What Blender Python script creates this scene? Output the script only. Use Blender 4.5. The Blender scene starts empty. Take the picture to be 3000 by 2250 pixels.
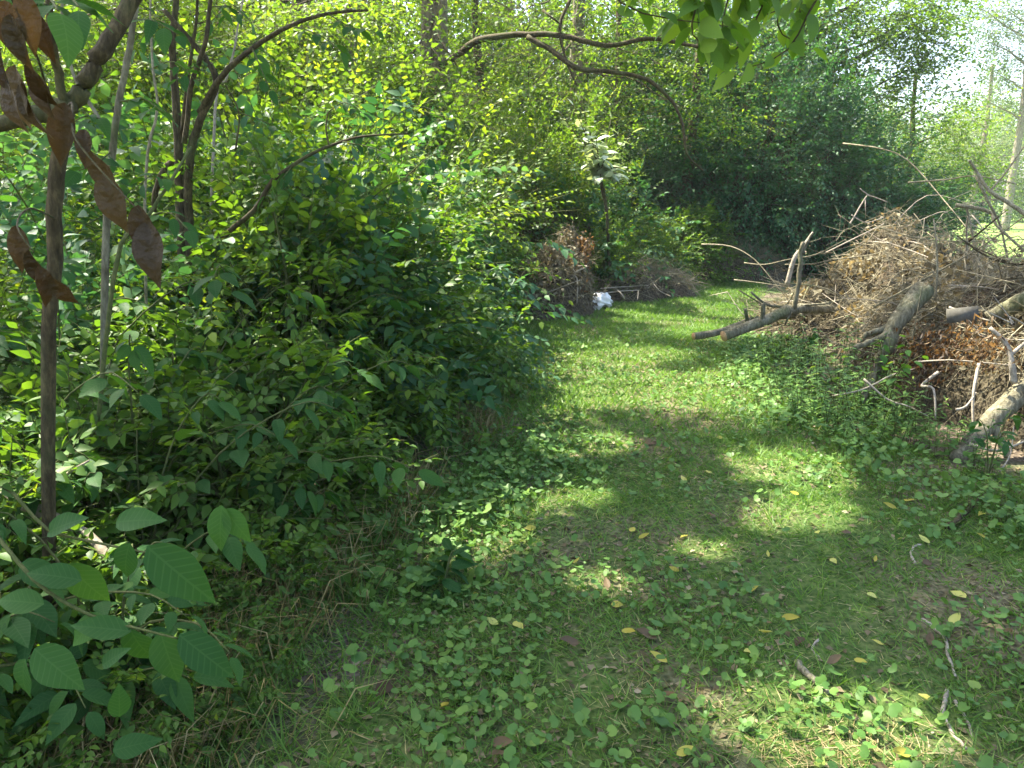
import bpy, math, random
import numpy as np

# ------------------------------------------------------------------ camera, sky, sun, exposure
R = math.radians
scene = bpy.context.scene
COL = scene.collection
CAM_H, PITCH, FPX = 1.6, R(13.3), 2266.0          # eye height, downward tilt, focal length in photo pixels (3000 wide)
cam_d = bpy.data.cameras.new('camera')
cam_d.lens = FPX / 3000 * 36
cam_d.clip_start, cam_d.clip_end = 0.05, 3000
cam = bpy.data.objects.new('camera', cam_d)
cam.location = (0, 0, CAM_H)
cam.rotation_euler = (R(90) - PITCH, 0, 0)
COL.objects.link(cam)
scene.camera = cam

SUN_AZ, SUN_EL = R(-52), R(57)                     # azimuth from +Y towards +X; the sun stands ahead and to the left
world = bpy.data.worlds.new('World')
scene.world = world
world.use_nodes = True
wn = world.node_tree
bg = wn.nodes['Background']
sky = wn.nodes.new('ShaderNodeTexSky')
sky.sky_type = 'NISHITA'
sky.sun_disc = False
sky.sun_elevation = SUN_EL
sky.sun_rotation = SUN_AZ
sky.air_density, sky.dust_density, sky.ozone_density = 0.9, 3.5, 0.6
wn.links.new(sky.outputs[0], bg.inputs[0])
bg.inputs[1].default_value = 0.13
sun_d = bpy.data.lights.new('sun', 'SUN')
sun_d.energy, sun_d.angle, sun_d.color = 5.0, R(0.53), (1.0, 0.93, 0.78)
sun = bpy.data.objects.new('sun', sun_d)
sun.rotation_euler = (R(90) - SUN_EL, 0, -SUN_AZ + R(180))
COL.objects.link(sun)
SUNV = np.array([math.sin(SUN_AZ) * math.cos(SUN_EL), math.cos(SUN_AZ) * math.cos(SUN_EL), math.sin(SUN_EL)])
from mathutils import Vector
sun.rotation_euler = Vector(-SUNV).to_track_quat('-Z', 'Y').to_euler()

scene.view_settings.view_transform = 'Standard'
scene.view_settings.look = 'None'
scene.view_settings.exposure = 2.5
scene.view_settings.gamma = 1.0
cy = scene.cycles
cy.max_bounces, cy.diffuse_bounces, cy.glossy_bounces, cy.transmission_bounces, cy.transparent_max_bounces = 5, 4, 2, 4, 4
cy.caustics_reflective = cy.caustics_refractive = False
cy.sample_clamp_indirect = 8.0
cy.use_denoising = True

# ------------------------------------------------------------------ helpers
rng = np.random.default_rng(11)
UP = np.array([0., 0., 1.])
SP, CP = math.sin(PITCH), math.cos(PITCH)

def at(px, py, Y):
    """the place at distance Y ahead that stands on the line of sight of a photo pixel"""
    x, y = (px - 1500) / FPX, (1125 - py) / FPX
    t = Y / (CP + y * SP)
    return np.array([x * t, Y, CAM_H + t * (-SP + y * CP)])

def gnd(px, py):
    x, y = (px - 1500) / FPX, (1125 - py) / FPX
    t = CAM_H / (SP - y * CP)
    return np.array([x * t, (CP + y * SP) * t, 0.])

def ground_z(x, y):
    return 0.018 * np.sin(1.7 * x + .6) * np.sin(1.3 * y) + 0.012 * np.sin(4.1 * x + 2.2 * y) + 0.008 * np.sin(7.3 * y - 3.1 * x)

def nrm(v):
    return v / np.maximum(np.linalg.norm(v, axis=-1, keepdims=True), 1e-9)

def make_mesh(name, V, F, mat=None, tint=None, luv=None, smooth=False):
    V = np.asarray(V, dtype=np.float32); F = np.asarray(F, dtype=np.int32)
    me = bpy.data.meshes.new(name)
    me.vertices.add(len(V)); me.vertices.foreach_set('co', V.ravel())
    me.loops.add(F.size); me.loops.foreach_set('vertex_index', F.ravel())
    me.polygons.add(len(F)); me.polygons.foreach_set('loop_start', np.arange(0, F.size, F.shape[1], dtype=np.int32))
    if smooth:
        me.polygons.foreach_set('use_smooth', np.ones(len(F), dtype=bool))
    me.update(calc_edges=True)
    if tint is not None:
        a = me.attributes.new('tint', 'FLOAT', 'POINT'); a.data.foreach_set('value', np.asarray(tint, dtype=np.float32))
    if luv is not None:
        a = me.attributes.new('luv', 'FLOAT_VECTOR', 'POINT'); a.data.foreach_set('vector', np.asarray(luv, dtype=np.float32).ravel())
    if mat is not None:
        me.materials.append(mat)
    return me

class Geo:
    """collects triangles"""
    def __init__(s): s.V, s.F, s.T, s.n = [], [], [], 0
    def add(s, V, F, T=None):
        s.V.append(V); s.F.append(np.asarray(F) + s.n); s.n += len(V)
        s.T.append(np.full(len(V), .5) if T is None else (np.full(len(V), T) if np.isscalar(T) else T))
    def mesh(s, name, mat, smooth=False):
        return make_mesh(name, np.concatenate(s.V), np.concatenate(s.F), mat, np.concatenate(s.T), smooth=smooth)

def obj(name, me, parent=None, loc=None):
    o = bpy.data.objects.new(name, me)
    COL.objects.link(o)
    if parent is not None: o.parent = parent
    if loc is not None: o.location = loc
    return o

def tag(o, label=None, cat=None, group=None, kind=None):
    if label: o['label'] = label
    if cat: o['category'] = cat
    if group: o['group'] = group
    if kind: o['kind'] = kind
    return o

def thing(name, label, cat, loc=(0, 0, 0), group=None, rz=0.):
    o = obj(name, None, loc=loc)
    o.empty_display_size = .1
    o.rotation_euler.z = rz
    return tag(o, label, cat, group)

def leaf_tpl(n, wfun, fold=.25, droop=.18, wave=0.):
    """a leaf of unit length along x, folded along its midrib"""
    us = np.linspace(0, 1, n + 1)
    mid = [(u, 0, -droop * u * u) for u in us]
    V = list(mid); L, Rr = [0], [0]
    for i, u in enumerate(us[1:-1], 1):
        w = wfun(u)
        zz = -droop * u * u
        V.append((u - .03, w, zz + fold * w + wave * math.sin(9 * u + 1))); L.append(len(V) - 1)
        V.append((u - .03, -w, zz + fold * w + wave * math.sin(8 * u + 2.4))); Rr.append(len(V) - 1)
    L.append(n); Rr.append(n)
    F = []
    for i in range(n):
        m0, m1 = i, i + 1
        for S, flip in ((L, 0), (Rr, 1)):
            a, b = S[i], S[i + 1]
            q = [m0, m1, b, a] if not flip else [m0, a, b, m1]
            q = [v for k, v in enumerate(q) if v not in q[:k]]
            F += [(q[0], q[k], q[k + 1]) for k in range(1, len(q) - 1)]
    V = np.array(V, float)
    luv = V.copy(); luv[:, 2] = 0
    return V, np.array(F), luv

ovate2 = lambda w: (lambda u: w * (math.sin(math.pi * u ** .84)) ** .9)
ovate = lambda w: (lambda u: w * (math.sin(math.pi * u ** .72)) ** .85)
L_TINY = leaf_tpl(2, ovate(.30), .3, .12)           # 4 triangles
L_SMALL = leaf_tpl(3, ovate(.27), .25, .2)          # 8 triangles
L_NARROW = leaf_tpl(3, ovate(.15), .3, .25)
def heart_tpl():
    V = [(.12, 0, 0)]
    for k in range(10):
        a = 2 * math.pi * k / 10
        r = .5 * (1 - .18 * math.cos(2 * a)) * (.55 if k == 5 else 1)
        V.append((.5 + r * math.cos(a) * (1.1 if abs(a) < .1 else .95), r * math.sin(a) * 1.0, .09 * abs(math.sin(a)) - .06 * abs(math.cos(a))))
    V[0] = (.45, 0, -.02)
    return np.array(V, float), np.array([(0, 1 + k, 1 + (k + 1) % 10) for k in range(10)]), None
L_HEART = heart_tpl()
T_TWIG = (np.array([(0, 1, -.6), (0, -1, -.6), (0, 0, 1), (.5, .7, -.4), (.5, -.7, -.4), (.5, 0, .7), (1, .25, -.2), (1, -.25, -.2), (1, 0, .3)], float),
          np.array([(0, 1, 4), (0, 4, 3), (1, 2, 5), (1, 5, 4), (2, 0, 3), (2, 3, 5), (3, 4, 7), (3, 7, 6), (4, 5, 8), (4, 8, 7), (5, 3, 6), (5, 6, 8)]))
T_BLADE = (np.array([(0, .5, 0), (0, -.5, 0), (.5, .42, .05), (.5, -.42, .05), (1, 0, .0)], float), np.array([(0, 1, 3), (0, 3, 2), (2, 3, 4)]))

def scatter(tpl, pos, ax, up, scale):
    """copies of a template; ax = its x axis, up = roughly its z axis; scale (n,) or (n,3)"""
    tv, tf = tpl[0], tpl[1]
    X = nrm(ax); Yv = nrm(np.cross(up, X)); Z = np.cross(X, Yv)
    s = np.asarray(scale, float)
    if s.ndim == 1: s = np.repeat(s[:, None], 3, 1)
    P = tv[None] * s[:, None, :]
    V = pos[:, None] + P[..., :1] * X[:, None] + P[..., 1:2] * Yv[:, None] + P[..., 2:] * Z[:, None]
    k = len(tv)
    F = tf[None] + (np.arange(len(pos)) * k)[:, None, None]
    return V.reshape(-1, 3), F.reshape(-1, 3)

def sprays(o, d, L, nl, leaf, tpl, tint_mu=.5, tint_sd=.16, droop=.25, flat=.4, keep=None):
    """flat leafy twigs; returns leaf geometry, twig geometry"""
    n = len(o)
    d = nrm(d); side = nrm(np.cross(d, UP + .25 * rng.normal(size=(n, 3)))); u = np.cross(side, d)
    j = np.arange(nl)
    s = (j + .8) / nl
    pos = o[:, None] + d[:, None] * (L[:, None] * s)[..., None] - UP * (droop * L[:, None] * s ** 2)[..., None]
    sg = np.where(j % 2, 1., -1.)
    ang = R(55) + .25 * rng.normal(size=(n, nl)); ang[:, -1] *= .15
    ax = d[:, None] * np.cos(ang)[..., None] + side[:, None] * (np.sin(ang) * sg)[..., None] - UP * (.15 + .35 * rng.random((n, nl)))[..., None]
    up = u[:, None] + flat * rng.normal(size=(n, nl, 3)) + .25 * UP
    sc = leaf * (.65 + .55 * rng.random((n, nl))) * (1 - .25 * s)
    ti = np.clip(tint_mu + tint_sd * rng.normal(size=(n, nl)) + .12 * rng.normal(size=(n, 1)), 0, 1)
    pos, ax, up, sc, ti = pos.reshape(-1, 3), ax.reshape(-1, 3), up.reshape(-1, 3), sc.ravel(), ti.ravel()
    if keep is not None:
        m = keep(pos); pos, ax, up, sc, ti = pos[m], ax[m], up[m], sc[m], ti[m]
    V, F = scatter(tpl, pos, ax, up, sc)
    T = np.repeat(ti, len(tpl[0]))
    tw = scatter(T_TWIG, o, d - UP * droop * .6, u, np.stack([L * .95, np.full(n, .0025) + .002 * L, np.full(n, .0025) + .002 * L], 1))
    return (V, F, T), tw

def tube(pts, radii, sides=8, rough=0., cap=True, jitter=0.):
    """a tapering tube along a polyline (smoothed)"""
    pts = np.asarray(pts, float); radii = np.asarray(radii, float)
    if len(radii) == 2 and len(pts) > 2: radii = np.linspace(radii[0], radii[1], len(pts))
    m = len(pts)
    if m > 2:                                     # Catmull-Rom
        q, rr = [], []
        for i in range(m - 1):
            p0, p1, p2, p3 = pts[max(i - 1, 0)], pts[i], pts[i + 1], pts[min(i + 2, m - 1)]
            for t in np.linspace(0, 1, 4, endpoint=False):
                q.append(.5 * (2 * p1 + (p2 - p0) * t + (2 * p0 - 5 * p1 + 4 * p2 - p3) * t * t + (3 * p1 - p0 - 3 * p2 + p3) * t ** 3))
                rr.append(radii[i] * (1 - t) + radii[i + 1] * t)
        q.append(pts[-1]); rr.append(radii[-1])
        pts, radii = np.array(q), np.array(rr)
    if jitter: pts[1:-1] += rng.normal(size=(len(pts) - 2, 3)) * jitter * radii[1:-1, None]
    m = len(pts)
    T = nrm(np.gradient(pts, axis=0))
    ref = np.array([.3, .2, .93]) if abs(T[0, 2]) < .8 else np.array([1., .1, 0])
    A = nrm(np.cross(T, ref)); B = np.cross(T, A)
    a = np.linspace(0, 2 * math.pi, sides, endpoint=False)
    rad = radii[:, None] * np.ones(sides)
    if rough:
        rad = rad * (1 + rough * rng.normal(size=sides)[None] + rough * .6 * rng.normal(size=(m, sides)))
    V = pts[:, None] + A[:, None] * (np.cos(a) * rad)[..., None] + B[:, None] * (np.sin(a) * rad)[..., None]
    V = V.reshape(-1, 3)
    i = np.arange(m - 1)[:, None] * sides; k = np.arange(sides)[None]; k2 = (k + 1) % sides
    q = np.stack([i + k, i + k2, i + sides + k2, i + sides + k], -1).reshape(-1, 4)
    F = np.concatenate([q[:, [0, 1, 2]], q[:, [0, 2, 3]]])
    if cap:
        V = np.vstack([V, pts[0], pts[-1]]); c = m * sides
        kk = np.arange(sides)
        F = np.concatenate([F, np.stack([np.full(sides, c), (kk + 1) % sides, kk], 1),
                            np.stack([np.full(sides, c + 1), (m - 1) * sides + kk, (m - 1) * sides + (kk + 1) % sides], 1)])
    return V, F

def wander(p, q, n, amp):
    """a crooked line from p to q"""
    p, q = np.asarray(p, float), np.asarray(q, float)
    t = np.linspace(0, 1, n)[:, None]
    off = np.cumsum(rng.normal(size=(n, 3)), 0); off -= off[0] + (off[-1] - off[0]) * t
    return p + (q - p) * t + off * amp * np.linalg.norm(q - p) / n

# ------------------------------------------------------------------ materials
def new_mat(name):
    m = bpy.data.materials.new(name); m.use_nodes = True
    nt = m.node_tree
    return m, nt, nt.nodes['Principled BSDF'], nt.nodes['Material Output']

def node(nt, t, **kw):
    n = nt.nodes.new(t)
    for k, v in kw.items(): setattr(n, k, v)
    return n

def ramp(nt, fac, stops):
    r = node(nt, 'ShaderNodeValToRGB')
    e = r.color_ramp.elements
    while len(e) < len(stops): e.new(.5)
    for k, (p, c) in enumerate(stops):
        e[k].position = p; e[k].color = (*c, 1)
    nt.links.new(fac, r.inputs[0])
    return r.outputs[0]

def math_n(nt, op, a, b=None):
    m = node(nt, 'ShaderNodeMath', operation=op)
    for k, v in enumerate((a, b)):
        if v is None: continue
        if isinstance(v, (int, float)): m.inputs[k].default_value = v
        else: nt.links.new(v, m.inputs[k])
    return m.outputs[0]

def leaf_mat(name, stops, trans=.38, tcol=(1.5, 1.5, .7), rough=.5, spec=.25, veins=False, objvar=.25, vcol=(.16, .26, .10), vbump=.25):
    """leaf: glossy front, light shines through"""
    m, nt, b, out = new_mat(name)
    at_ = node(nt, 'ShaderNodeAttribute', attribute_name='tint')
    oi = node(nt, 'ShaderNodeObjectInfo')
    f = math_n(nt, 'ADD', at_.outputs['Fac'], math_n(nt, 'MULTIPLY', math_n(nt, 'SUBTRACT', oi.outputs['Random'], .5), objvar))
    col = ramp(nt, f, stops)
    if veins:
        lv = node(nt, 'ShaderNodeAttribute', attribute_name='luv')
        sx = node(nt, 'ShaderNodeSeparateXYZ'); nt.links.new(lv.outputs['Vector'], sx.inputs[0])
        av = math_n(nt, 'ABSOLUTE', sx.outputs[1])
        w = math_n(nt, 'SINE', math_n(nt, 'MULTIPLY', math_n(nt, 'SUBTRACT', sx.outputs[0], math_n(nt, 'MULTIPLY', av, .8)), 30))
        w = math_n(nt, 'POWER', math_n(nt, 'ABSOLUTE', w), 20)
        mid = math_n(nt, 'LESS_THAN', av, .012)
        w = math_n(nt, 'MAXIMUM', math_n(nt, 'MULTIPLY', w, 0. if vbump > .5 else 1.), mid)
        mx = node(nt, 'ShaderNodeMix', data_type='RGBA')
        nt.links.new(math_n(nt, 'MULTIPLY', w, .10), mx.inputs[0]); nt.links.new(col, mx.inputs[6])
        mx.inputs[7].default_value = (*vcol, 1)
        nz = node(nt, 'ShaderNodeTexNoise'); nz.inputs['Scale'].default_value = 5 if vbump > .5 else 9; nz.inputs['Detail'].default_value = 4
        nt.links.new(lv.outputs['Vector'], nz.inputs['Vector'])
        col = mx.outputs[2]
        bp = node(nt, 'ShaderNodeBump'); bp.inputs['Strength'].default_value = vbump; bp.inputs['Distance'].default_value = .003 + .012 * (vbump > .5)
        nt.links.new(math_n(nt, 'SUBTRACT', nz.outputs[0], math_n(nt, 'MULTIPLY', w, .5)), bp.inputs['Height'])
        nt.links.new(bp.outputs[0], b.inputs['Normal'])
    nt.links.new(col, b.inputs['Base Color'])
    b.inputs['Roughness'].default_value = rough
    b.inputs['Specular IOR Level'].default_value = spec
    tr = node(nt, 'ShaderNodeBsdfTranslucent')
    mul = node(nt, 'ShaderNodeMix', data_type='RGBA', blend_type='MULTIPLY'); mul.inputs[0].default_value = 1
    nt.links.new(col, mul.inputs[6]); mul.inputs[7].default_value = (*tcol, 1)
    nt.links.new(mul.outputs[2], tr.inputs[0])
    mix = node(nt, 'ShaderNodeMixShader'); mix.inputs[0].default_value = trans
    nt.links.new(b.outputs[0], mix.inputs[1]); nt.links.new(tr.outputs[0], mix.inputs[2])
    nt.links.new(mix.outputs[0], out.inputs[0])
    return m

G0, G1, G2, G3 = (.034, .085, .014), (.062, .135, .018), (.10, .185, .022), (.19, .26, .03)
M_LEAF = leaf_mat('shrub_leaf', [(0, G0), (.4, G1), (.75, G2), (1, G3)], trans=.42, tcol=(1.9, 1.7, .6))
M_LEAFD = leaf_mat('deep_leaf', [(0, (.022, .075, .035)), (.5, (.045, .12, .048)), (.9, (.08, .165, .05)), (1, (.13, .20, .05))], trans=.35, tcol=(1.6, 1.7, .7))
M_LEAFB = leaf_mat('big_leaf', [(0, (.018, .065, .016)), (.5, (.030, .090, .020)), (.85, (.05, .125, .022)), (1, (.10, .18, .03))], trans=.36, tcol=(1.9, 1.8, .5), veins=True, rough=.6, spec=.14, objvar=.55)
M_CROWN = leaf_mat('crown_leaf', [(0, G0), (.4, G1), (.75, G2), (1, (.13, .21, .04))], trans=.5, tcol=(2.0, 1.8, .6))
M_PALE = leaf_mat('pale_leaf', [(0, (.05, .09, .035)), (.6, (.085, .14, .055)), (1, (.13, .18, .07))], trans=.4)
M_VIOLET = leaf_mat('ground_leaf', [(0, (.05, .12, .024)), (.5, (.088, .185, .036)), (.9, (.15, .25, .045)), (1, (.25, .31, .06))], trans=.3, objvar=0)
M_GRASS = leaf_mat('grass_blade', [(0, (.055, .13, .022)), (.5, (.11, .215, .035)), (.85, (.18, .26, .06)), (1, (.36, .32, .16))], trans=.35, tcol=(1.5, 1.5, .6), rough=.5, objvar=0)
M_STRAW = leaf_mat('straw', [(0, (.10, .085, .03)), (.35, (.20, .165, .06)), (.6, (.34, .28, .13)), (.85, (.40, .34, .18)), (1, (.14, .19, .05))], trans=.25, tcol=(1.2, 1.1, .8), rough=.6, spec=.2, objvar=0)
M_LITTER = leaf_mat('litter', [(0, (.06, .045, .022)), (.4, (.14, .112, .058)), (.75, (.24, .20, .115)), (1, (.33, .29, .19))], trans=.12, tcol=(1.2, 1, .7), rough=.65, spec=.2, objvar=0)
M_DEAD = leaf_mat('dead_leaf', [(0, (.06, .052, .032)), (.4, (.13, .118, .075)), (.75, (.22, .20, .13)), (1, (.33, .30, .20))], trans=.3, tcol=(1.5, 1.15, .6), rough=.6, spec=.2, objvar=.2)
M_RUST = leaf_mat('rust_leaf', [(0, (.036, .023, .013)), (.5, (.085, .055, .030)), (1, (.25, .18, .10))], trans=.4, tcol=(1.6, 1.2, .6), rough=.55, spec=.25, objvar=.3)
M_BROWNB = leaf_mat('brown_hanging_leaf', [(0, (.027, .018, .007)), (.5, (.05, .034, .013)), (1, (.10, .074, .034))], trans=.25, tcol=(1.5, 1.1, .6), rough=.55, spec=.3, veins=True, objvar=.7, vcol=(.075, .052, .028), vbump=.9)
M_YELLOW = leaf_mat('yellow_leaf', [(0, (.38, .34, .05)), (.5, (.5, .46, .09)), (1, (.42, .48, .14))], trans=.3, tcol=(1.1, 1, .6), rough=.5, spec=.3, objvar=.9)
M_FIELD = leaf_mat('field_grass', [(0, (.09, .17, .035)), (.6, (.14, .23, .045)), (1, (.22, .28, .07))], trans=.3, objvar=0)

def bark_mat(name, c0, c1, c2, scale=6., stretch=.18, bump=.5, moss=0.):
    m, nt, b, out = new_mat(name)
    tc = node(nt, 'ShaderNodeTexCoord'); mp = node(nt, 'ShaderNodeMapping')
    mp.inputs['Scale'].default_value = (1, 1, stretch)
    nt.links.new(tc.outputs['Object'], mp.inputs[0])
    n1 = node(nt, 'ShaderNodeTexNoise'); n1.inputs['Scale'].default_value = scale * 5; n1.inputs['Detail'].default_value = 6; n1.inputs['Roughness'].default_value = .65
    nt.links.new(mp.outputs[0], n1.inputs['Vector'])
    n2 = node(nt, 'ShaderNodeTexNoise'); n2.inputs['Scale'].default_value = scale * .8; n2.inputs['Detail'].default_value = 3
    nt.links.new(tc.outputs['Object'], n2.inputs['Vector'])
    f = math_n(nt, 'ADD', math_n(nt, 'MULTIPLY', n1.outputs[0], .75), math_n(nt, 'MULTIPLY', n2.outputs[0], .3))
    col = ramp(nt, f, [(.36, c0), (.52, c1), (.68, c2)])
    if moss:
        n3 = node(nt, 'ShaderNodeTexNoise'); n3.inputs['Scale'].default_value = 3.; n3.inputs['Detail'].default_value = 5
        nt.links.new(tc.outputs['Object'], n3.inputs['Vector'])
        mk = ramp(nt, n3.outputs[0], [(.52, (0, 0, 0)), (.62, (moss, moss, moss))])
        mx = node(nt, 'ShaderNodeMix', data_type='RGBA'); nt.links.new(mk, mx.inputs[0]); nt.links.new(col, mx.inputs[6]); mx.inputs[7].default_value = (.09, .12, .04, 1)
        col = mx.outputs[2]
    nt.links.new(col, b.inputs['Base Color'])
    b.inputs['Roughness'].default_value = .85; b.inputs['Specular IOR Level'].default_value = .2
    bp = node(nt, 'ShaderNodeBump'); bp.inputs['Strength'].default_value = bump; bp.inputs['Distance'].default_value = .02
    nt.links.new(n1.outputs[0], bp.inputs['Height']); nt.links.new(bp.outputs[0], b.inputs['Normal'])
    return m

M_BARK = bark_mat('furrowed_bark', (.045, .037, .022), (.13, .11, .07), (.22, .19, .125), 5, .12, .9, moss=.5)
M_BARKD = bark_mat('dark_bark', (.022, .017, .008), (.055, .043, .020), (.115, .09, .042), 14, .3, .6, moss=.3)
M_BARKG = bark_mat('grey_bark', (.06, .052, .032), (.15, .135, .085), (.28, .26, .175), 9, .3, .9, moss=.45)
M_BARKP = bark_mat('pale_bark', (.12, .10, .07), (.21, .18, .13), (.32, .28, .22), 6, .3, .3)
M_TWIG = bark_mat('twig_bark', (.095, .083, .052), (.20, .175, .11), (.35, .31, .21), 20, .5, .2)
M_TWIGG = bark_mat('green_twig', (.035, .05, .014), (.07, .085, .024), (.12, .115, .045), 20, .5, .2)
M_TWIGB = bark_mat('bleached_twig', (.17, .14, .11), (.30, .26, .20), (.42, .37, .30), 20, .5, .2)
M_WOOD = bark_mat('cut_wood', (.30, .17, .09), (.48, .30, .17), (.6, .42, .27), 20, 1, .2)

def ground_mat(name, stops, scale, stops2, f2):
    m, nt, b, out = new_mat(name)
    tc = node(nt, 'ShaderNodeTexCoord')
    n1 = node(nt, 'ShaderNodeTexNoise'); n1.inputs['Scale'].default_value = scale; n1.inputs['Detail'].default_value = 8; n1.inputs['Roughness'].default_value = .7
    n2 = node(nt, 'ShaderNodeTexNoise'); n2.inputs['Scale'].default_value = 1.3; n2.inputs['Detail'].default_value = 4
    vo = node(nt, 'ShaderNodeTexVoronoi'); vo.inputs['Scale'].default_value = 42
    for n in (n1, n2, vo): nt.links.new(tc.outputs['Object'], n.inputs['Vector'])
    f = math_n(nt, 'ADD', math_n(nt, 'MULTIPLY', n1.outputs[0], .7), math_n(nt, 'MULTIPLY', vo.outputs['Distance'], .45))
    c1 = ramp(nt, f, stops); c2 = ramp(nt, f, stops2)
    mk = ramp(nt, n2.outputs[0], [(f2, (0, 0, 0)), (f2 + .16, (1, 1, 1))])
    mx = node(nt, 'ShaderNodeMix', data_type='RGBA'); nt.links.new(mk, mx.inputs[0]); nt.links.new(c1, mx.inputs[6]); nt.links.new(c2, mx.inputs[7])
    nt.links.new(mx.outputs[2], b.inputs['Base Color'])
    b.inputs['Roughness'].default_value = .95; b.inputs['Specular IOR Level'].default_value = .1
    bp = node(nt, 'ShaderNodeBump'); bp.inputs['Strength'].default_value = .8; bp.inputs['Distance'].default_value = .03
    nt.links.new(f, bp.inputs['Height']); nt.links.new(bp.outputs[0], b.inputs['Normal'])
    return m
SOIL = [(.3, (.035, .026, .018)), (.5, (.085, .066, .047)), (.75, (.17, .14, .105))]
MOSS = [(.3, (.025, .045, .015)), (.5, (.05, .085, .025)), (.75, (.10, .13, .045))]
M_GROUND = ground_mat('forest_soil', SOIL, 14, MOSS, .45)
M_PATH = ground_mat('trodden_soil', [(.3, (.034, .030, .015)), (.5, (.085, .076, .040)), (.75, (.17, .155, .09))], 18, [(.3, (.025, .05, .012)), (.5, (.05, .09, .02)), (.75, (.10, .14, .04))], .38)
M_HEAP = ground_mat('shaded_debris', [(.3, (.016, .013, .008)), (.5, (.042, .035, .022)), (.75, (.10, .085, .055))], 16, [(.3, (.02, .015, .009)), (.5, (.052, .04, .026)), (.75, (.11, .085, .055))], .5)  # debris brown, darkened to stand for shade inside the heaps
M_MEADOW = ground_mat('meadow', [(.3, (.08, .15, .035)), (.5, (.12, .21, .045)), (.75, (.18, .25, .07))], 2, [(.3, (.10, .17, .04)), (.5, (.16, .23, .055)), (.75, (.22, .27, .08))], .5)

# ------------------------------------------------------------------ the path's edges (X at a given Y)
LE = np.array([(0, -1.1), (1.8, -.85), (2.3, -.85), (3.4, -.55), (5, -.05), (6.5, -.12), (8, -.15), (11, .15), (12.8, 1.5), (15.5, 3.2), (17, 4.6)])
RE = np.array([(0, 2.6), (3, 2.5), (4.3, 2.4), (5.4, 2.25), (7.1, 2.4), (9, 2.9), (12, 3.6), (15.5, 4.9), (17, 6.0)])
def left_edge(y): return np.interp(y, LE[:, 0], LE[:, 1])
def right_edge(y): return np.interp(y, RE[:, 0], RE[:, 1])

# ------------------------------------------------------------------ ground, path, field
def grid_mesh(xs, ys, zf, mat, name):
    X, Y = np.meshgrid(xs, ys)
    V = np.stack([X, Y, zf(X, Y)], -1).reshape(-1, 3)
    nx, ny = len(xs), len(ys)
    i = (np.arange(ny - 1)[:, None] * nx + np.arange(nx - 1)[None]).ravel()
    return make_mesh(name, V, np.stack([i, i + 1, i + nx + 1, i + nx], 1), mat, smooth=True)
xs = np.concatenate([[-900, -300, -100, -50, -25], np.arange(-14, 14.1, .25), [20, 30, 50, 100, 300, 900]])
ys = np.concatenate([[-200, -60, -20, -8], np.arange(-3, 24.1, .25), [28, 34, 45, 70, 120, 300, 900]])
tag(obj('ground', grid_mesh(xs, ys, lambda x, y: ground_z(x, y), M_GROUND, 'ground')), kind='structure')
py_ = np.arange(-1, 16.6, .12)
uu = np.linspace(0, 1, 40)
PV = []
for y in py_:
    a, b = left_edge(y) + .25 + .1 * math.sin(y * 3.1) + .06 * math.sin(y * 7.7), right_edge(y) - .25 + .1 * math.sin(y * 2.3 + 1) + .06 * math.sin(y * 8.3)
    x = a + (b - a) * uu
    PV.append(np.stack([x, np.full(40, y), ground_z(x, y) + .005], 1))
PV = np.concatenate(PV)
i = (np.arange(len(py_) - 1)[:, None] * 40 + np.arange(39)[None]).ravel()
tag(obj('path', make_mesh('path', PV, np.stack([i, i + 1, i + 41, i + 40], 1), M_PATH, smooth=True)), kind='structure')
FX0 = 11.
fv = lambda x, y: ground_z(x, y) * .3 + .035
fm = grid_mesh(np.array([0, .02, .08, .2, .5, 1.]), np.array([0, .02, .05, .1, .2, .4, 1.]), lambda x, y: x * 0, M_MEADOW, 'field')
co = np.zeros(len(fm.vertices) * 3, dtype=np.float32); fm.vertices.foreach_get('co', co); co = co.reshape(-1, 3)
fy = 14 + co[:, 1] * 800
co[:, 0] = FX0 + (fy - 14) * .12 + co[:, 0] * 900; co[:, 1] = fy; co[:, 2] = .04
fm.vertices.foreach_set('co', co.ravel()); fm.update()
tag(obj('field', fm), kind='structure')

# ------------------------------------------------------------------ sunbeams: gaps in the canopy (target point, half sizes across and along)
BEAMS = []
def beam(p, rx, ry, rz=None): BEAMS.append((np.asarray(p, float), rx, ry))
for px, py, hx, hy in [(2440, 2150, .24, .14), (2590, 2190, .15, .12), (2330, 1530, .17, .11), (2310, 1360, .22, .16), (1760, 1310, .14, .12), (1800, 1320, .10, .10),
                       (1880, 1160, .6, .36), (1720, 1130, .42, .34), (2060, 1150, .45, .42), (1590, 1110, .45, .4), (1480, 1130, .3, .4), (1750, 1060, .4, .3), (1900, 1040, .3, .25), (1600, 1210, .2, .16), (1700, 1310, .22, .14), (1960, 1130, .3, .3), (2350, 1400, .2, .16), (2380, 1500, .16, .1), (1450, 1180, .2, .2), (2520, 2160, .2, .12), (1560, 1490, .1, .1), 
                       (2150, 1110, .22, .25), (2070, 980, .42, .4), (2040, 930, .6, .45), (1830, 918, .45, .4), (2110, 860, .8, .5), (1700, 925, .3, .25),
                       (1390, 1040, .22, .3), (1330, 1100, .15, .2), (1360, 1620, .11, .08), (1490, 1590, .10, .08), (1790, 1720, .08, .07), (2060, 1600, .08, .06),
                       (1700, 1445, .1, .08), (2330, 1000, .3, .3), (2230, 1190, .15, .2)]:
    beam(gnd(px, py), hx, hy)
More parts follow.
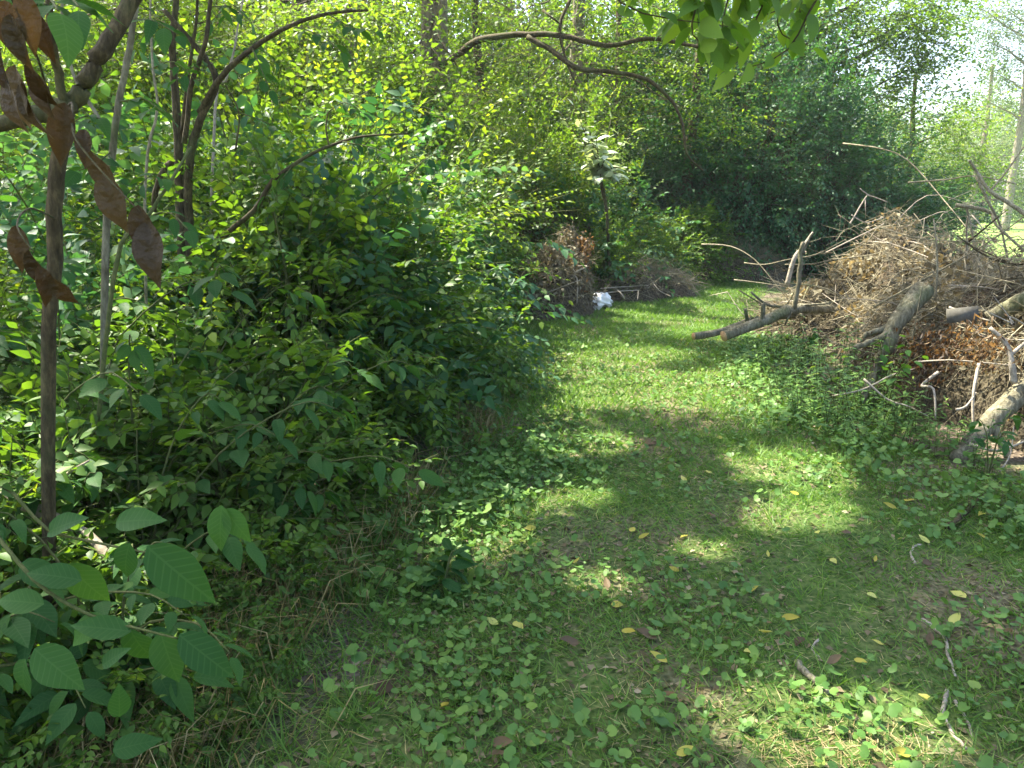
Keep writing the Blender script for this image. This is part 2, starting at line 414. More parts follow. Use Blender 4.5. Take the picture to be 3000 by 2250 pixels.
for px, py, Y, r in [(1750, 440, 13, .45), (1660, 330, 13, .35), (1840, 400, 13, .25), (1900, 680, 14.5, .75), (1740, 720, 11.2, .3), (2890, 1000, 5.3, .22), (1400, 560, 7.5, .3),
                     (1250, 640, 6.5, .35), (1000, 100, 11, .8), (1180, 60, 10, .5), (2380, 720, 8.5, .35), (2600, 760, 8.5, .35), (2500, 640, 9.2, .3), (100, 1440, 2.6, .15),
                     (60, 1040, 3, .1), (400, 1700, 2.2, .08), (460, 1720, 2.4, .06), (330, 1960, 2.2, .07), (60, 1930, 2.0, .08), (850, 1000, 4.5, .15), (1130, 880, 6, .2), (300, 850, 4, .2),
                     (1700, 940, 10.8, .3), (2870, 1130, 4.9, .15), (700, 480, 8, .5), (950, 550, 8, .5), (400, 480, 8, .5)]:
    beam(at(px, py, Y), r, r)
E1 = np.array([SUNV[1], -SUNV[0], 0]) / math.hypot(SUNV[0], SUNV[1])

def unlit_gap(pos):
    """True where a leaf does not stand in one of the gaps of the canopy"""
    ok = np.ones(len(pos), bool)
    for p, rx, ry in BEAMS:
        t = (pos[:, 2] - p[2]) / SUNV[2]
        g = pos - SUNV * t[:, None] - p
        ok &= ((g[:, 0] / (rx * 1.45 + .08)) ** 2 + (g[:, 1] / (ry * 1.45 + .08)) ** 2 > .8 + .5 * rng.random(len(pos))) | (t < .6)
    return ok

# ------------------------------------------------------------------ shrub prototypes
def bush(h, rad, ncl, nsp, nl, leaf, Lsp, tpl=L_TINY, tint=.5, mat=None, base=.12, sig=.2, shell=.5):
    """foliage and stem meshes of one shrub, base at the origin"""
    cl = []
    while len(cl) < ncl:
        v = rng.normal(size=3); v /= np.linalg.norm(v); v[2] = abs(v[2]) * 1.1 - .25
        r = shell + (1 - shell) * rng.random() ** .6
        p = np.array([v[0] * rad * r, v[1] * rad * r, base * h + .12 * h + max(v[2], -.12) * r * h * .82])
        if p[2] > .04: cl.append(p)
    cl = np.array(cl)
    k = rng.integers(0, ncl, nsp)
    o = cl[k] + rng.normal(size=(nsp, 3)) * np.array([rad, rad, h * .5]) * sig
    o[:, 2] = np.clip(o[:, 2], .05, h)
    d = nrm(o - np.array([0, 0, .3 * h])) * .9 + rng.normal(size=(nsp, 3)) * .5 + UP * .1
    g, t = Geo(), Geo()
    (V, F, T), tw = sprays(o, d, Lsp * (.6 + .8 * rng.random(nsp)), nl, leaf, tpl, tint)
    V[:, 2] = np.maximum(V[:, 2], .015)
    g.add(V, F, T); t.add(*tw)
    for c in cl:
        b = np.array([rng.normal() * .1 * rad, rng.normal() * .1 * rad, -.03])
        m = (b + c) / 2 + np.array([0, 0, .12 * h]); m[:2] = b[:2] + (c[:2] - b[:2]) * .38
        t.add(*tube([b, m, c], [.012 + .004 * h, .004], 5, jitter=.4))
    return g, t

PROTO = {}
def proto(key, n, mat, tmat, **kw):
    PROTO[key] = []
    for _ in range(n):
        g, t = bush(**kw)
        PROTO[key].append((g.mesh(key + '_foliage', mat), t.mesh(key + '_stems', tmat, True), kw))
proto('low', 3, M_LEAF, M_TWIGG, h=1.0, rad=.75, ncl=22, nsp=330, nl=8, leaf=.085, Lsp=.26, tpl=L_SMALL, tint=.42)
proto('mid', 4, M_LEAF, M_TWIGG, h=2.2, rad=1.3, ncl=40, nsp=820, nl=9, leaf=.098, Lsp=.38, tpl=L_SMALL, tint=.5)
proto('tall', 4, M_LEAF, M_BARKD, h=4.4, rad=2.0, ncl=70, nsp=1200, nl=9, leaf=.125, Lsp=.5, tint=.55, sig=.15)
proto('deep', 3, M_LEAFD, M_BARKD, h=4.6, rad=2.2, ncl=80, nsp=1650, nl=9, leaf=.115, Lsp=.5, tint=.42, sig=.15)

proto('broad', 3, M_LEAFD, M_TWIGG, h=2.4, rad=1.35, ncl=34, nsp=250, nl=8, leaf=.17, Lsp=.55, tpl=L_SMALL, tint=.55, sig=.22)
proto('arch', 2, M_LEAF, M_TWIGG, h=2.9, rad=1.5, ncl=26, nsp=150, nl=15, leaf=.10, Lsp=1.0, tpl=L_SMALL, tint=.6, sig=.2, shell=.3)

def place(key, x, y, s, label, group, name='shrub', cat='shrub', sz=None, variant=None):
    fm_, sm, kw = PROTO[key][rng.integers(len(PROTO[key])) if variant is None else variant]
    o = thing(name, label, cat, (x, y, float(ground_z(x, y)) - .01), group, rng.random() * 6.28)
    o.scale = (s, s, sz or s)
    f = obj('foliage', fm_, o); f['kind'] = 'stuff'
    q_ = obj('stems', sm, o); q_['kind'] = 'stuff'
    return o

# thicket to the left of the path
GL = 'shrubs of the leafy thicket'
V1 = ('green shrub sheltering behind the many-stemmed dark shrub', 'shrubs behind the dark shrub')
V2 = ('rounded shrub spilling over straw tufts onto the lane verge', 'shrubs over the straw tufts')
V3 = ('bushy verge shrub standing close to the brown-leaved brush heap', 'verge shrubs by the brown-leaved heap')
V4 = ('taller shrub filling the thicket behind the verge shrubs', 'shrubs filling the thicket')
for key, x, y, s in [('broad', -1.35, 5.6, .75), ('broad', -1.9, 7.4, 1.0), ('broad', -1.3, 8.3, .85), ('broad', -3.1, 5.8, .7), ('broad', -2.4, 6.6, .95), ('broad', -3.6, 8.0, 1.05), ('broad', -1.5, 10.0, 1.05), ('broad', -4.6, 6.3, .85), ('broad', -.95, 6.6, .6), ('broad', -2.6, 4.6, .6),
                     ('arch', -1.6, 7.6, .9), ('arch', -1.4, 9.4, 1.0), ('arch', -2.6, 8.2, 1.05), ('arch', -1.5, 6.0, .72), ('arch', -3.4, 9.8, 1.1), ('arch', -1.2, 11.2, 1.0), ('arch', -4.4, 8.8, 1.1), ('arch', -3.3, 5.0, .65)]:
    place(key, x, y, s, *(('shrub with broad dark leaves mixed into the thicket', 'broad-leaved shrubs of the thicket') if key == 'broad' else ('loose shrub with long arching leafy shoots in the thicket', 'arching shrubs of the thicket')))
for x, y, s, lb in [(-1.5, 5.2, .85, V2), (-1.1, 6.0, .75, V2), (-1.75, 6.4, .95, V4), (-1.15, 7.2, .58, V2), (-1.8, 8.0, .95, V4), (-1.25, 8.9, .75, V3), (-1.05, 10.2, .85, V3), (-1.9, 9.6, 1.1, V4), (-2.7, 7.2, .95, V4), (-2.9, 8.8, 1.1, V4),
                (-2.6, 5.3, .62, V1), (-3.4, 6.2, .66, V1), (-4.3, 7.2, .75, V1), (-4.0, 5.2, .6, V1), (-.85, 11.5, .8, V3)]:
    place('mid', x, y, s, *lb)
for x, y, s in [(-1.25, 3.4, .8), (-1.6, 2.9, .85), (-2.1, 3.3, 1.0), (-2.5, 4.2, 1.05), (-1.5, 4.1, 1.0), (-3.0, 3.6, .95), (-3.2, 4.6, 1.1), (-.85, 4.8, .7), (-2.0, 2.4, .85), (-2.2, 4.9, 1.1), (-1.55, 2.2, .6), (-.75, 5.5, .55), (-1.25, 1.95, .4), (-1.75, 1.7, .5), (-1.05, 2.75, .42), (-1.0, 3.5, .5), (-1.0, 2.25, .33),
                (-.7, 6.5, .5), (-.7, 7.6, .45), (-.65, 9.2, .5)]:
    place('low', x, y, s, *(('knee-high leafy shrub behind the dry hanging grass', 'low shrubs behind the dry grass') if y < 3.5 else ('knee-high leafy shrub at the foot of the dark shrub', 'low shrubs below the dark shrub') if x < -1.2 else ('small leafy shrub on the edge of the lane below taller shrubs', 'small shrubs edging the lane')))
for x, y, s, z in [(-1.5, 12.3, .7, .85), (-2.6, 11.0, .7, .8), (-3.0, 11.5, .8, .8), (-5.0, 10.5, .8, .85), (-7.0, 9.5, .85, .8), (-4.6, 13.6, 1, 1), (-6.8, 13, 1, 1), (-2.2, 13.4, .8, .75), (-9.0, 12, 1, 1), (-8.5, 16, 1.2, 1.3), (-5.5, 17, 1.2, 1.3), (-2.6, 17.5, 1.1, 1.1), (-11, 17, 1.3, 1.4),
                   (-.4, 15.2, .75, .8), (1.2, 14.9, .62, .78), (.3, 13.9, .55, .7), (.6, 17.5, 1, 1.15), (-12, 21, 1.6, 2), (-7, 22, 1.6, 2), (-2, 22, 1.5, 2), (2.5, 22, 1.4, 1.9), (-4.5, 20, 1.3, 1.7), (.2, 20.5, 1.2, 1.6), (-9.5, 19.5, 1.3, 1.7), (4.5, 24, 1.4, 1.9), (-14, 25, 1.8, 2.3), (-4.5, 25, 1.7, 2.2), (.5, 25.5, 1.7, 2.2), (-9.5, 26, 1.8, 2.3)]:
    place('tall', x, y, s, *(('yellow-green woodland shrub deep in the wood behind all trunks', 'shrubs deep in the wood') if y > 19 else ('tall woodland shrub around the foot of the stout mossy tree', 'shrubs by the stout tree') if -3 < x < 0 else ('tall woodland shrub beside the vine-hung tree', 'shrubs by the vine-hung tree') if x >= 0 else ('tall woodland shrub near the pair of grey straight trees', 'shrubs by the grey tree pair') if x > -6 else ('tall sunlit woodland shrub behind the leaning dark stem', 'shrubs behind the leaning stem')), sz=z)
for x, y, s, z in [(2.2, 17.8, .8, .7), (3.6, 17.6, .85, .8), (4.9, 17.6, .9, 1.25), (6.1, 18.2, .9, 1.2), (7.3, 18.2, .85, 1.0), (8.5, 18.3, .8, .68), (9.7, 18.6, .7, .5), (3.2, 20.5, 1.1, 1.3), (5.2, 21.5, 1.2, 2.0), (7.0, 22, 1.1, 1.5), (1.0, 19.5, .9, .9)]:
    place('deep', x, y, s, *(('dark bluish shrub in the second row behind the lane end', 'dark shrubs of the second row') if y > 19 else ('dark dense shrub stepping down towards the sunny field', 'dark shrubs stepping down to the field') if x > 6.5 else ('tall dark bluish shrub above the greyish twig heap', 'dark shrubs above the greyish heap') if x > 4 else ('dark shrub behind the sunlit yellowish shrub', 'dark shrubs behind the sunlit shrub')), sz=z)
for x, y, s in [(1.0, 13.9, .85), (1.9, 14.2, .8), (1.6, 13.35, .62), (3.4, 15.6, .7)]:
    place('broad' if s > .7 else 'mid', x, y, s, 'leafy shrub crowding round the young tree with glare-pale leaves', 'shrubs round the pale-leaved tree')
place('mid', 2.62, 14.6, .62, 'sunlit yellowish shrub rising behind the middle brush heap', None, name='sunlit_shrub')

# ------------------------------------------------------------------ trees of the wood, their crowns high above the lane
def trunk_mesh(pts, r0, r1, mat, sides=16, rough=.07):
    V, F = tube(pts, np.linspace(r0, r1, len(pts)), sides, rough=rough, jitter=.12)
    g = Geo(); g.add(V, F); return g.mesh('trunk', mat, True)

TREES = []
def tall_tree(x, y, r, h, label, lean=(0, 0), mat=M_BARK):
    o = thing('tree', label, 'tree', (x, y, 0))
    n = 7; t = np.linspace(0, 1, n)
    pts = np.stack([lean[0] * t + .06 * np.cumsum(rng.normal(size=n)) * r * 3, lean[1] * t + .06 * np.cumsum(rng.normal(size=n)) * r * 3, t * h - .05], 1)
    pts[:, :2] -= pts[0, :2]
    rr = r * (1 - .62 * t); rr[0] = r * 1.25
    V, F = tube(pts, rr, 18, rough=.06, jitter=.1)
    g = Geo(); g.add(V, F)
    obj('trunk', g.mesh('trunk', mat, True), o)
    TREES.append(dict(o=o, base=np.array([x, y, 0]), pts=pts + np.array([x, y, 0]), r=rr, cl=[], mat=mat))
    return o
tall_tree(-1.42, 14.0, .27, 12, 'stout furrowed trunk tree with mossy bark rising from the thicket', (.1, .3))
tall_tree(1.5, 18.0, .19, 12, 'slim vine-hung tree behind the sapling with glare-pale leaves', (.1, .1))
tall_tree(-3.35, 13.0, .19, 11, 'grey straight-trunked tree behind the thicket, wider of a pair', (.0, .4))
tall_tree(-3.2, 15.2, .14, 11, 'grey straight-trunked tree behind the thicket, thinner of a pair', (.5, .4))
tall_tree(2.6, 19.0, .10, 10, 'thin dark tree beside the vine-hung tree', (-.2, .4), M_BARKD)
tall_tree(3.7, 17.0, .13, 10, 'short dark-stemmed tree in the shade of the bluish shrubs', (.5, .6), M_BARKD)
tall_tree(-6.6, 6.6, .24, 11, 'broad-crowned tree standing deep inside the thicket', (.6, -.3))
tall_tree(-7.4, 10.5, .22, 12, 'high forked tree standing between tall woodland shrubs', (.4, 0))
tall_tree(-4.6, 3.4, .18, 10, 'spreading tree whose boughs reach over the lane', (.5, .5))
tall_tree(-5.3, 14.4, .12, 11, 'thin pole-like tree among tall woodland shrubs', (.3, .2), M_BARKD)
tall_tree(-.5, 17.2, .11, 11, 'thin leaning tree between the stout tree and the vine-hung tree', (-.5, .2), M_BARKD)
tall_tree(-7.2, 16.5, .15, 12, 'dark straight tree far back in the wood', (.2, .2), M_BARKD)
# clusters: chosen by the place on the ground they shade
ncl = 750
fx = np.concatenate([rng.uniform(-.8, 4.4, 340), rng.uniform(-5, -.6, 110), rng.uniform(3.6, 5.6, 70), rng.uniform(-1., 3.6, 80), rng.uniform(-11, 2.5, 100), rng.uniform(-1.2, 1.4, 50)])
fy = np.concatenate([rng.uniform(.5, 13.0, 340), rng.uniform(.5, 15, 110), rng.uniform(.5, 11, 70), rng.uniform(.4, 4.6, 80), rng.uniform(12.5, 21, 100), rng.uniform(1.0, 3.2, 50)])
hh = rng.uniform(5.8, 10.2, ncl); hh = np.maximum(hh, 1.6 + .30 * (fy + .36 * hh))
C = np.stack([fx, fy, 0 * fx], 1) + SUNV * (hh / SUNV[2])[:, None]
keepc = (fy < 10.5) | (rng.random(ncl) < .7)
for c in C[keepc]:
    k = min(range(len(TREES)), key=lambda i: np.hypot(*(TREES[i]['base'][:2] - c[:2])) + (3 if TREES[i]['r'][0] < .16 else 0))
    TREES[k]['cl'].append(c)
for T_ in TREES:
    if not T_['cl']: T_['cl'] = [T_['pts'][-1] + rng.normal(size=3) * .8 for _ in range(6)]
    cl = np.array(T_['cl']); b = T_['base']
    g, lg, bg_ = Geo(), Geo(), Geo()
    per = 18
    o = np.repeat(cl, per, 0) + rng.normal(size=(len(cl) * per, 3)) * np.array([.48, .48, .3])
    d = rng.normal(size=o.shape) * np.array([1, 1, .35])
    m_ = unlit_gap(o); o, d = o[m_], d[m_]
    (V, F, TT), tw = sprays(o, d, .45 + .4 * rng.random(len(o)), 8, .15, L_TINY, .5, flat=.5, keep=unlit_gap)
    g.add(V - b, F, TT)
    lg.add(tw[0] - b, tw[1])
    P = T_['pts']
    done = [np.array([np.interp(hz, P[:, 2], P[:, k]) for k in range(3)]) for hz in np.linspace(4.2, P[-1, 2] - .2, 6)]
    for c in sorted(T_['cl'], key=lambda c: np.hypot(*(c[:2] - b[:2]))):
        s = min(done, key=lambda q: np.linalg.norm(q - c) + .6 * max(0, q[2] - c[2])); done.append(c)
        W = wander(s, c, 5, .15)
        if unlit_gap(W[1:-1]).all():
            lg.add(*[a if q else a - b for q, a in enumerate(tube(W, [.022, .010], 5))])
    f = obj('crown', g.mesh('crown', M_CROWN), T_['o']); f['kind'] = 'stuff'
    q_ = obj('limbs', lg.mesh('limbs', T_['mat'], True), T_['o']); q_['kind'] = 'stuff'

# the long dark bough of the stout tree, reaching across the lane
def stem_geo(g, pix, r0, r1, off, sides=8, jit=.1):
    P = np.array([at(*p) for p in pix]) - off
    g.add(*tube(P, np.linspace(r0, r1, len(P)), sides, rough=.03, jitter=jit))
    return P + off
st = TREES[0]
bg_ = Geo()
B0 = st['base']
for pix, r0, r1 in [([(1290, 200, 13.9), (1340, 160, 13.2), (1400, 120, 12.6), (1520, 102, 12.2), (1640, 104, 11.9), (1780, 133, 11.6), (1900, 112, 11.4), (2010, 130, 11.2), (2090, 150, 11)], .062, .02),
                    ([(1545, 108, 12.1), (1620, 150, 11.9), (1690, 200, 11.7), (1800, 212, 11.5), (1900, 236, 11.3), (1970, 300, 11.2), (2000, 370, 11.1), (2012, 450, 11), (2060, 500, 11)], .045, .012),
                    ([(1670, 0, 12), (1640, 80, 11.9), (1660, 180, 11.8), (1690, 250, 11.7)], .03, .012),
                    ([(1590, 30, 12), (1640, 70, 11.9)], .02, .012)]:
    stem_geo(bg_, pix, r0, r1, B0)
tag(obj('bough', bg_.mesh('bough', M_BARKD, True), st['o']), 'long dark bough reaching over the lane')

# foliage hanging into view on limbs of the wood trees (upper band of the picture)
def hanging_foliage(T_, boxes, leaf=.105, mat=M_CROWN, tint=.62, name='bough_foliage'):
    g, t = Geo(), Geo(); b = T_['base']
    for c, sg, n in boxes:
        n = int(n * 2.6)
        o = c + rng.normal(size=(n, 3)) * np.array(sg)
        d = rng.normal(size=(n, 3)) * np.array([1, 1, .35])
        (V, F, TT), tw = sprays(o, d, .4 + .35 * rng.random(n), 8, leaf, L_TINY, tint, keep=unlit_gap)
        g.add(V - b, F, TT); t.add(tw[0] - b, tw[1])
        s = np.array([np.interp(c[2] + 1.2, T_['pts'][:, 2], T_['pts'][:, k]) for k in range(3)])
        k = Geo(); k.add(*[a if q else a - b for q, a in enumerate(tube(wander(s, c, 5, .15), [.03, .008], 5))])
        obj('bough', k.mesh('bough', M_BARKD, True), T_['o'])
    f = obj(name, g.mesh(name, mat), T_['o']); f['kind'] = 'stuff'
    q_ = obj('twigs', t.mesh('twigs', M_BARKD, True), T_['o']); q_['kind'] = 'stuff'
hanging_foliage(TREES[0], [(at(1000, 60, 11.5), (.6, .6, .3), 60), (at(1150, 230, 12), (.5, .5, .3), 45), (at(1080, 10, 11), (.5, .5, .25), 50), (at(1500, 30, 14.5), (.6, .5, .3), 50), (at(1350, 230, 13), (.6, .5, .35), 60), (at(850, 20, 11.5), (.5, .6, .25), 45), (at(1270, 300, 12.4), (.35, .3, .2), 45), (at(1200, 330, 12.6), (.5, .4, .3), 50)], tint=.72)
hanging_foliage(TREES[1], [(at(1560, 250, 17), (.7, .5, .6), 70), (at(1800, 60, 17), (.8, .5, .5), 80), (at(1950, 200, 16), (.8, .6, .5), 80), (at(2050, 330, 15.5), (.6, .5, .4), 60), (at(1850, 320, 17), (.6, .5, .5), 60), (at(1500, 60, 17), (.8, .5, .6), 70), (at(1690, 330, 16.6), (.5, .4, .4), 45), (at(1700, 100, 16.8), (.5, .4, .4), 50), (at(2000, 60, 16), (.7, .5, .5), 60)], tint=.66)
hanging_foliage(TREES[2], [(at(750, 40, 12), (.7, .6, .35), 60), (at(550, 120, 11), (.7, .6, .4), 60), (at(350, 100, 10), (.7, .6, .4), 60), (at(650, 250, 11.5), (.6, .5, .4), 50), (at(800, 330, 12), (.5, .5, .4), 40), (at(250, 250, 9.5), (.6, .5, .4), 45), (at(870, 60, 12.3), (.5, .3, .25), 50), (at(480, 10, 10.5), (.6, .5, .3), 55), (at(120, 90, 9.5), (.6, .5, .4), 50), (at(940, 380, 12.2), (.35, .3, .25), 30), (at(450, 250, 10.5), (.6, .5, .35), 45)], tint=.75)

# tree on the open side: leafy boughs against the sky
def edge_tree(name, label, base, h, r, boxes, leaf, mat, bark, tint=.5):
    o = thing(name, label, 'tree', tuple(base))
    pts = np.stack([.02 * h * np.cumsum(rng.normal(size=6)) * .5, .02 * h * np.cumsum(rng.normal(size=6)) * .5, np.linspace(-.05, h, 6)], 1); pts[:, :2] -= pts[0, :2]
    V, F = tube(pts, np.linspace(r, r * .35, 6), 12, rough=.05); g = Geo(); g.add(V, F)
    obj('trunk', g.mesh('trunk', bark, True), o)
    gf, gl = Geo(), Geo()
    for c, sg, n in boxes:
        c = np.asarray(c) - base
        oo = c + rng.normal(size=(n, 3)) * np.array(sg); oo[:, 2] = np.maximum(oo[:, 2], .3)
        d = rng.normal(size=(n, 3)) * np.array([1, 1, .4])
        (V, F, TT), tw = sprays(oo, d, leaf * (4 + 4 * rng.random(n)), 8, leaf, L_TINY, tint)
        gf.add(V, F, TT); gl.add(*tw)
        hz = np.clip(c[2] - .5 * np.hypot(c[0], c[1]), h * .12, h * .95)
        s = np.array([np.interp(hz, pts[:, 2], pts[:, k]) for k in range(3)])
        gl.add(*tube(wander(s, c, 5, .12), [r * .3, r * .06], 6))
    f = obj('crown', gf.mesh('crown', mat), o); f['kind'] = 'stuff'
    q_ = obj('limbs', gl.mesh('limbs', bark, True), o); q_['kind'] = 'stuff'
    return o
Y = 21
edge_tree('tree', 'airy tree with sky showing between its dark leaf clumps', np.array([7.2, 21, 0]), 11, .18,
          [(at(px, py, Y + dy), (s, .8, s * .7), n) for px, py, dy, s, n in [
              (2250, 60, 0, .9, 480), (2200, 220, -1, .9, 420), (2400, 60, -1, .7, 330), (2480, 20, 0, .6, 180), (2620, 80, 0, .55, 300), (2730, 50, 0, .5, 260), (2690, 190, 0, .5, 260), (2330, 320, -1, .8, 400), (2500, 360, -1, .6, 120), (2620, 260, 0, .4, 60), (2420, 190, 0, .5, 90),
              (2680, 320, 0, .4, 70), (2250, -120, 0, 1, 130), (2650, -60, 0, .8, 130), (2550, 200, 0, .5, 45), (2100, 300, -1, .8, 240), (2080, 120, 0, .9, 260)]], .13, M_CROWN, M_BARKD, .4)
edge_tree('tree', 'low-branched tree at the corner of the sunny field', np.array([11.2, 22.5, 0]), 5.0, .12,
          [(at(px, py, 22.5), (s, .7, s * .75), n) for px, py, s, n in [(2690, 430, .6, 170), (2800, 370, .5, 200), (2830, 480, .45, 180), (2720, 570, .6, 160), (2620, 500, .5, 120), (2870, 530, .3, 50), (2760, 600, .4, 60), (2640, 640, .5, 90)]], .11, M_CROWN, M_BARKD, .5)
Y = 42
edge_tree('tree', 'tall pale-trunked tree with light silvery foliage by the field', np.append(at(2955, 600, Y)[:2], 0), 15, .22,
          [(at(px, py, Y), (s, 1, s * .8), n) for px, py, s, n in [(2950, 30, 1.1, 260), (2990, 160, 1.0, 180), (2890, 120, .8, 150), (3060, 60, 1.2, 160), (2930, 220, .7, 80), (3020, 290, .9, 110), (2860, 20, .7, 90), (2950, -150, 1.6, 90), (2900, 300, .5, 50)]], .17, M_PALE, M_BARKP, .6)
Y = 46
edge_tree('tree', 'pale field-edge tree with sparse low crown', np.append(at(2860, 600, Y)[:2], 0), 9, .22,
          [(at(px, py, Y), (s, 1, s * .8), n) for px, py, s, n in [(2840, 350, .9, 110), (2900, 420, .9, 130), (2800, 430, .8, 90), (2960, 480, 1.0, 130), (2850, 500, 1, 140), (3020, 420, 1, 130)]], .17, M_PALE, M_BARKP, .6)
for k, (x, y, s) in enumerate([(36, 62, 2.0), (42, 60, 1.7), (30, 66, 2.1), (50, 64, 2.2), (25, 70, 2.2), (58, 66, 2.3), (34, 78, 2.8), (20, 76, 2.3), (46, 80, 3.0)]):
    place('tall', x, y, s, 'distant hazy tree lining the far side of the field', 'trees across the field', name='far_tree', cat='tree')

# ------------------------------------------------------------------ sapling catching the sun, the glare painted into its pale leaves
def near_leaf_mesh(n, w, fold, droop, wave, mat, name, tint=.5):
    V, F, luv = leaf_tpl(n, ovate2(w), fold, droop, wave)
    return make_mesh(name, V, F, mat, np.full(len(V), tint), luv, smooth=True)
BIG = [near_leaf_mesh(8, .25, .28, .28, .016, M_LEAFB, 'leaf', .40), near_leaf_mesh(8, .28, .14, .45, .022, M_LEAFB, 'leaf', .5), near_leaf_mesh(8, .21, .4, .16, .014, M_LEAFB, 'leaf', .45), near_leaf_mesh(8, .29, .2, .2, .028, M_LEAFB, 'leaf', .55), near_leaf_mesh(8, .24, .5, .6, .02, M_LEAFB, 'leaf', .48)]
BROWN = [near_leaf_mesh(12, .22, .75, .45, .035, M_BROWNB, 'leaf', .3), near_leaf_mesh(12, .24, .5, .3, .04, M_BROWNB, 'leaf', .6), near_leaf_mesh(12, .2, .95, .25, .03, M_BROWNB, 'leaf', .45)]
YEL = [near_leaf_mesh(6, .24, .25, -.15, .02, M_YELLOW, 'fallen_leaf', .4), near_leaf_mesh(6, .32, .15, .2, .03, M_YELLOW, 'fallen_leaf', .6), near_leaf_mesh(6, .2, .5, -.3, .02, M_YELLOW, 'fallen_leaf', .2)]
BRN = [near_leaf_mesh(6, .25, .45, -.3, .04, M_RUST, 'fallen_leaf', .75), near_leaf_mesh(6, .3, .3, .3, .05, M_RUST, 'fallen_leaf', .6)]
from mathutils import Matrix
def leaf_obj(name, me, parent, pos, ax, up, s):
    X = nrm(np.asarray(ax, float)); Yv = nrm(np.cross(up, X)); Z = np.cross(X, Yv)
    o = obj(name, me, parent)
    m = Matrix(((X[0], Yv[0], Z[0]), (X[1], Yv[1], Z[1]), (X[2], Yv[2], Z[2]))).to_4x4()
    m.translation = Vector(pos)
    o.matrix_basis = m @ Matrix.Scale(s, 4)
    return o

def leafy_stem(root, g, base, P, r0, r1, nleaf, leaf, start=.35, meshes=BIG, flat=.3, droop=.25):
    """one stem along P (relative to base) with alternate leaves as single parts"""
    P = np.asarray(P, float)
    g.add(*tube(P, np.linspace(r0, r1, len(P)), 6, jitter=.3))
    seg = np.linspace(0, 1, len(P))
    for j in range(nleaf):
        t = start + (1 - start) * (j + .5) / nleaf if j < nleaf - 1 else 1.
        p = np.array([np.interp(t, seg, P[:, k]) for k in range(3)])
        q = np.array([np.interp(min(t + .05, 1), seg, P[:, k]) for k in range(3)]); q0 = np.array([np.interp(t - .05, seg, P[:, k]) for k in range(3)])
        d = nrm(q - q0); side = nrm(np.cross(d, UP)) * (1 if j % 2 else -1)
        a = R(58) + .3 * rng.normal() if j < nleaf - 1 else .2
        ax = d * math.cos(a) + side * math.sin(a) - UP * (droop + .2 * rng.normal())
        up = UP + flat * rng.normal(size=3)
        pet = p + nrm(ax) * .012
        leaf_obj('leaf', meshes[rng.integers(len(meshes))], root, pet, ax, up, leaf * (.65 + .5 * rng.random()))

def sapling(name, label, cat, base, stems, leaf, group=None, bark=M_TWIGG, **kw):
    base = np.asarray(base, float)
    o = thing(name, label, cat, tuple(base), group)
    g = Geo()
    for P, r0, r1, n in stems: leafy_stem(o, g, base, np.asarray(P) - base, r0, r1, n, leaf, **kw)
    obj('stem', g.mesh('stem', bark, True), o)
    return o

b = np.append(at(1790, 700, 13)[:2], 0)
M_GLARE = leaf_mat('glare_leaf', [(0, (.16, .24, .12)), (.5, (.27, .35, .20)), (1, (.42, .48, .32))], trans=.25, rough=.35, spec=.8, veins=True, objvar=.5)  # sun glare put into the pale leaf colour
GLARE = [near_leaf_mesh(6, .30, .12, .2, .02, M_GLARE, 'leaf', .6), near_leaf_mesh(6, .27, .2, .1, .02, M_GLARE, 'leaf', .8)]
sapling('sapling', 'young tree with leaves painted pale for sun glare beside the vine-hung tree', 'sapling', b,
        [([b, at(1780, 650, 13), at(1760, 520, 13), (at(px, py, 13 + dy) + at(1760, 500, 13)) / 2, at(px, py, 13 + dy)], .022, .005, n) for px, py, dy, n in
         [(1730, 390, -.2, 14), (1770, 440, -.4, 14), (1800, 480, -.3, 12), (1710, 430, -.4, 12), (1830, 520, -.3, 12), (1750, 470, -.5, 12), (1680, 310, 0, 12), (1640, 330, .1, 12), (1850, 390, .1, 10), (1790, 350, .2, 9), (1740, 410, -.6, 14), (1790, 500, -.6, 14), (1760, 520, -.7, 14), (1820, 490, -.6, 12), (1720, 480, -.5, 12), (1700, 300, -.2, 10), (1745, 400, -.8, 14), (1775, 455, -.9, 14), (1810, 510, -.8, 14), (1735, 440, -.8, 12)]], .2, meshes=GLARE, bark=M_BARKD, start=.5)

# ------------------------------------------------------------------ left side: stems in the thicket
def stem_thing(name, label, cat, stems, bark, group=None, leaves=()):
    """stems: pixel polylines (px, py, Y) with radii; a woody plant rooted below its first point"""
    p0 = at(*stems[0][0][0]); base = np.array([p0[0], p0[1], 0.])
    o = thing(name, label, cat, tuple(base), group)
    g = Geo()
    for pix, r0, r1 in stems: stem_geo(g, pix, r0, r1, base)
    obj('stem', g.mesh('stem', bark, True), o)
    k = Geo()
    for pix, r0, r1, n, leaf in leaves:
        leafy_stem(o, k, base, np.array([at(*p) for p in pix]) - base, r0, r1, n, leaf, start=.1)
    if leaves:
        q_ = obj('twigs', k.mesh('twigs', M_TWIGG, True), o); q_['kind'] = 'stuff'
    return o
def foot(px, py, Y): 
    p = at(px, py, Y); 
    # the pixel row where the same spot meets the ground
    y = (-CAM_H / Y * CP + SP) / (CP + CAM_H / Y * SP)
    return (px, 1125 - y * FPX + 20, Y)
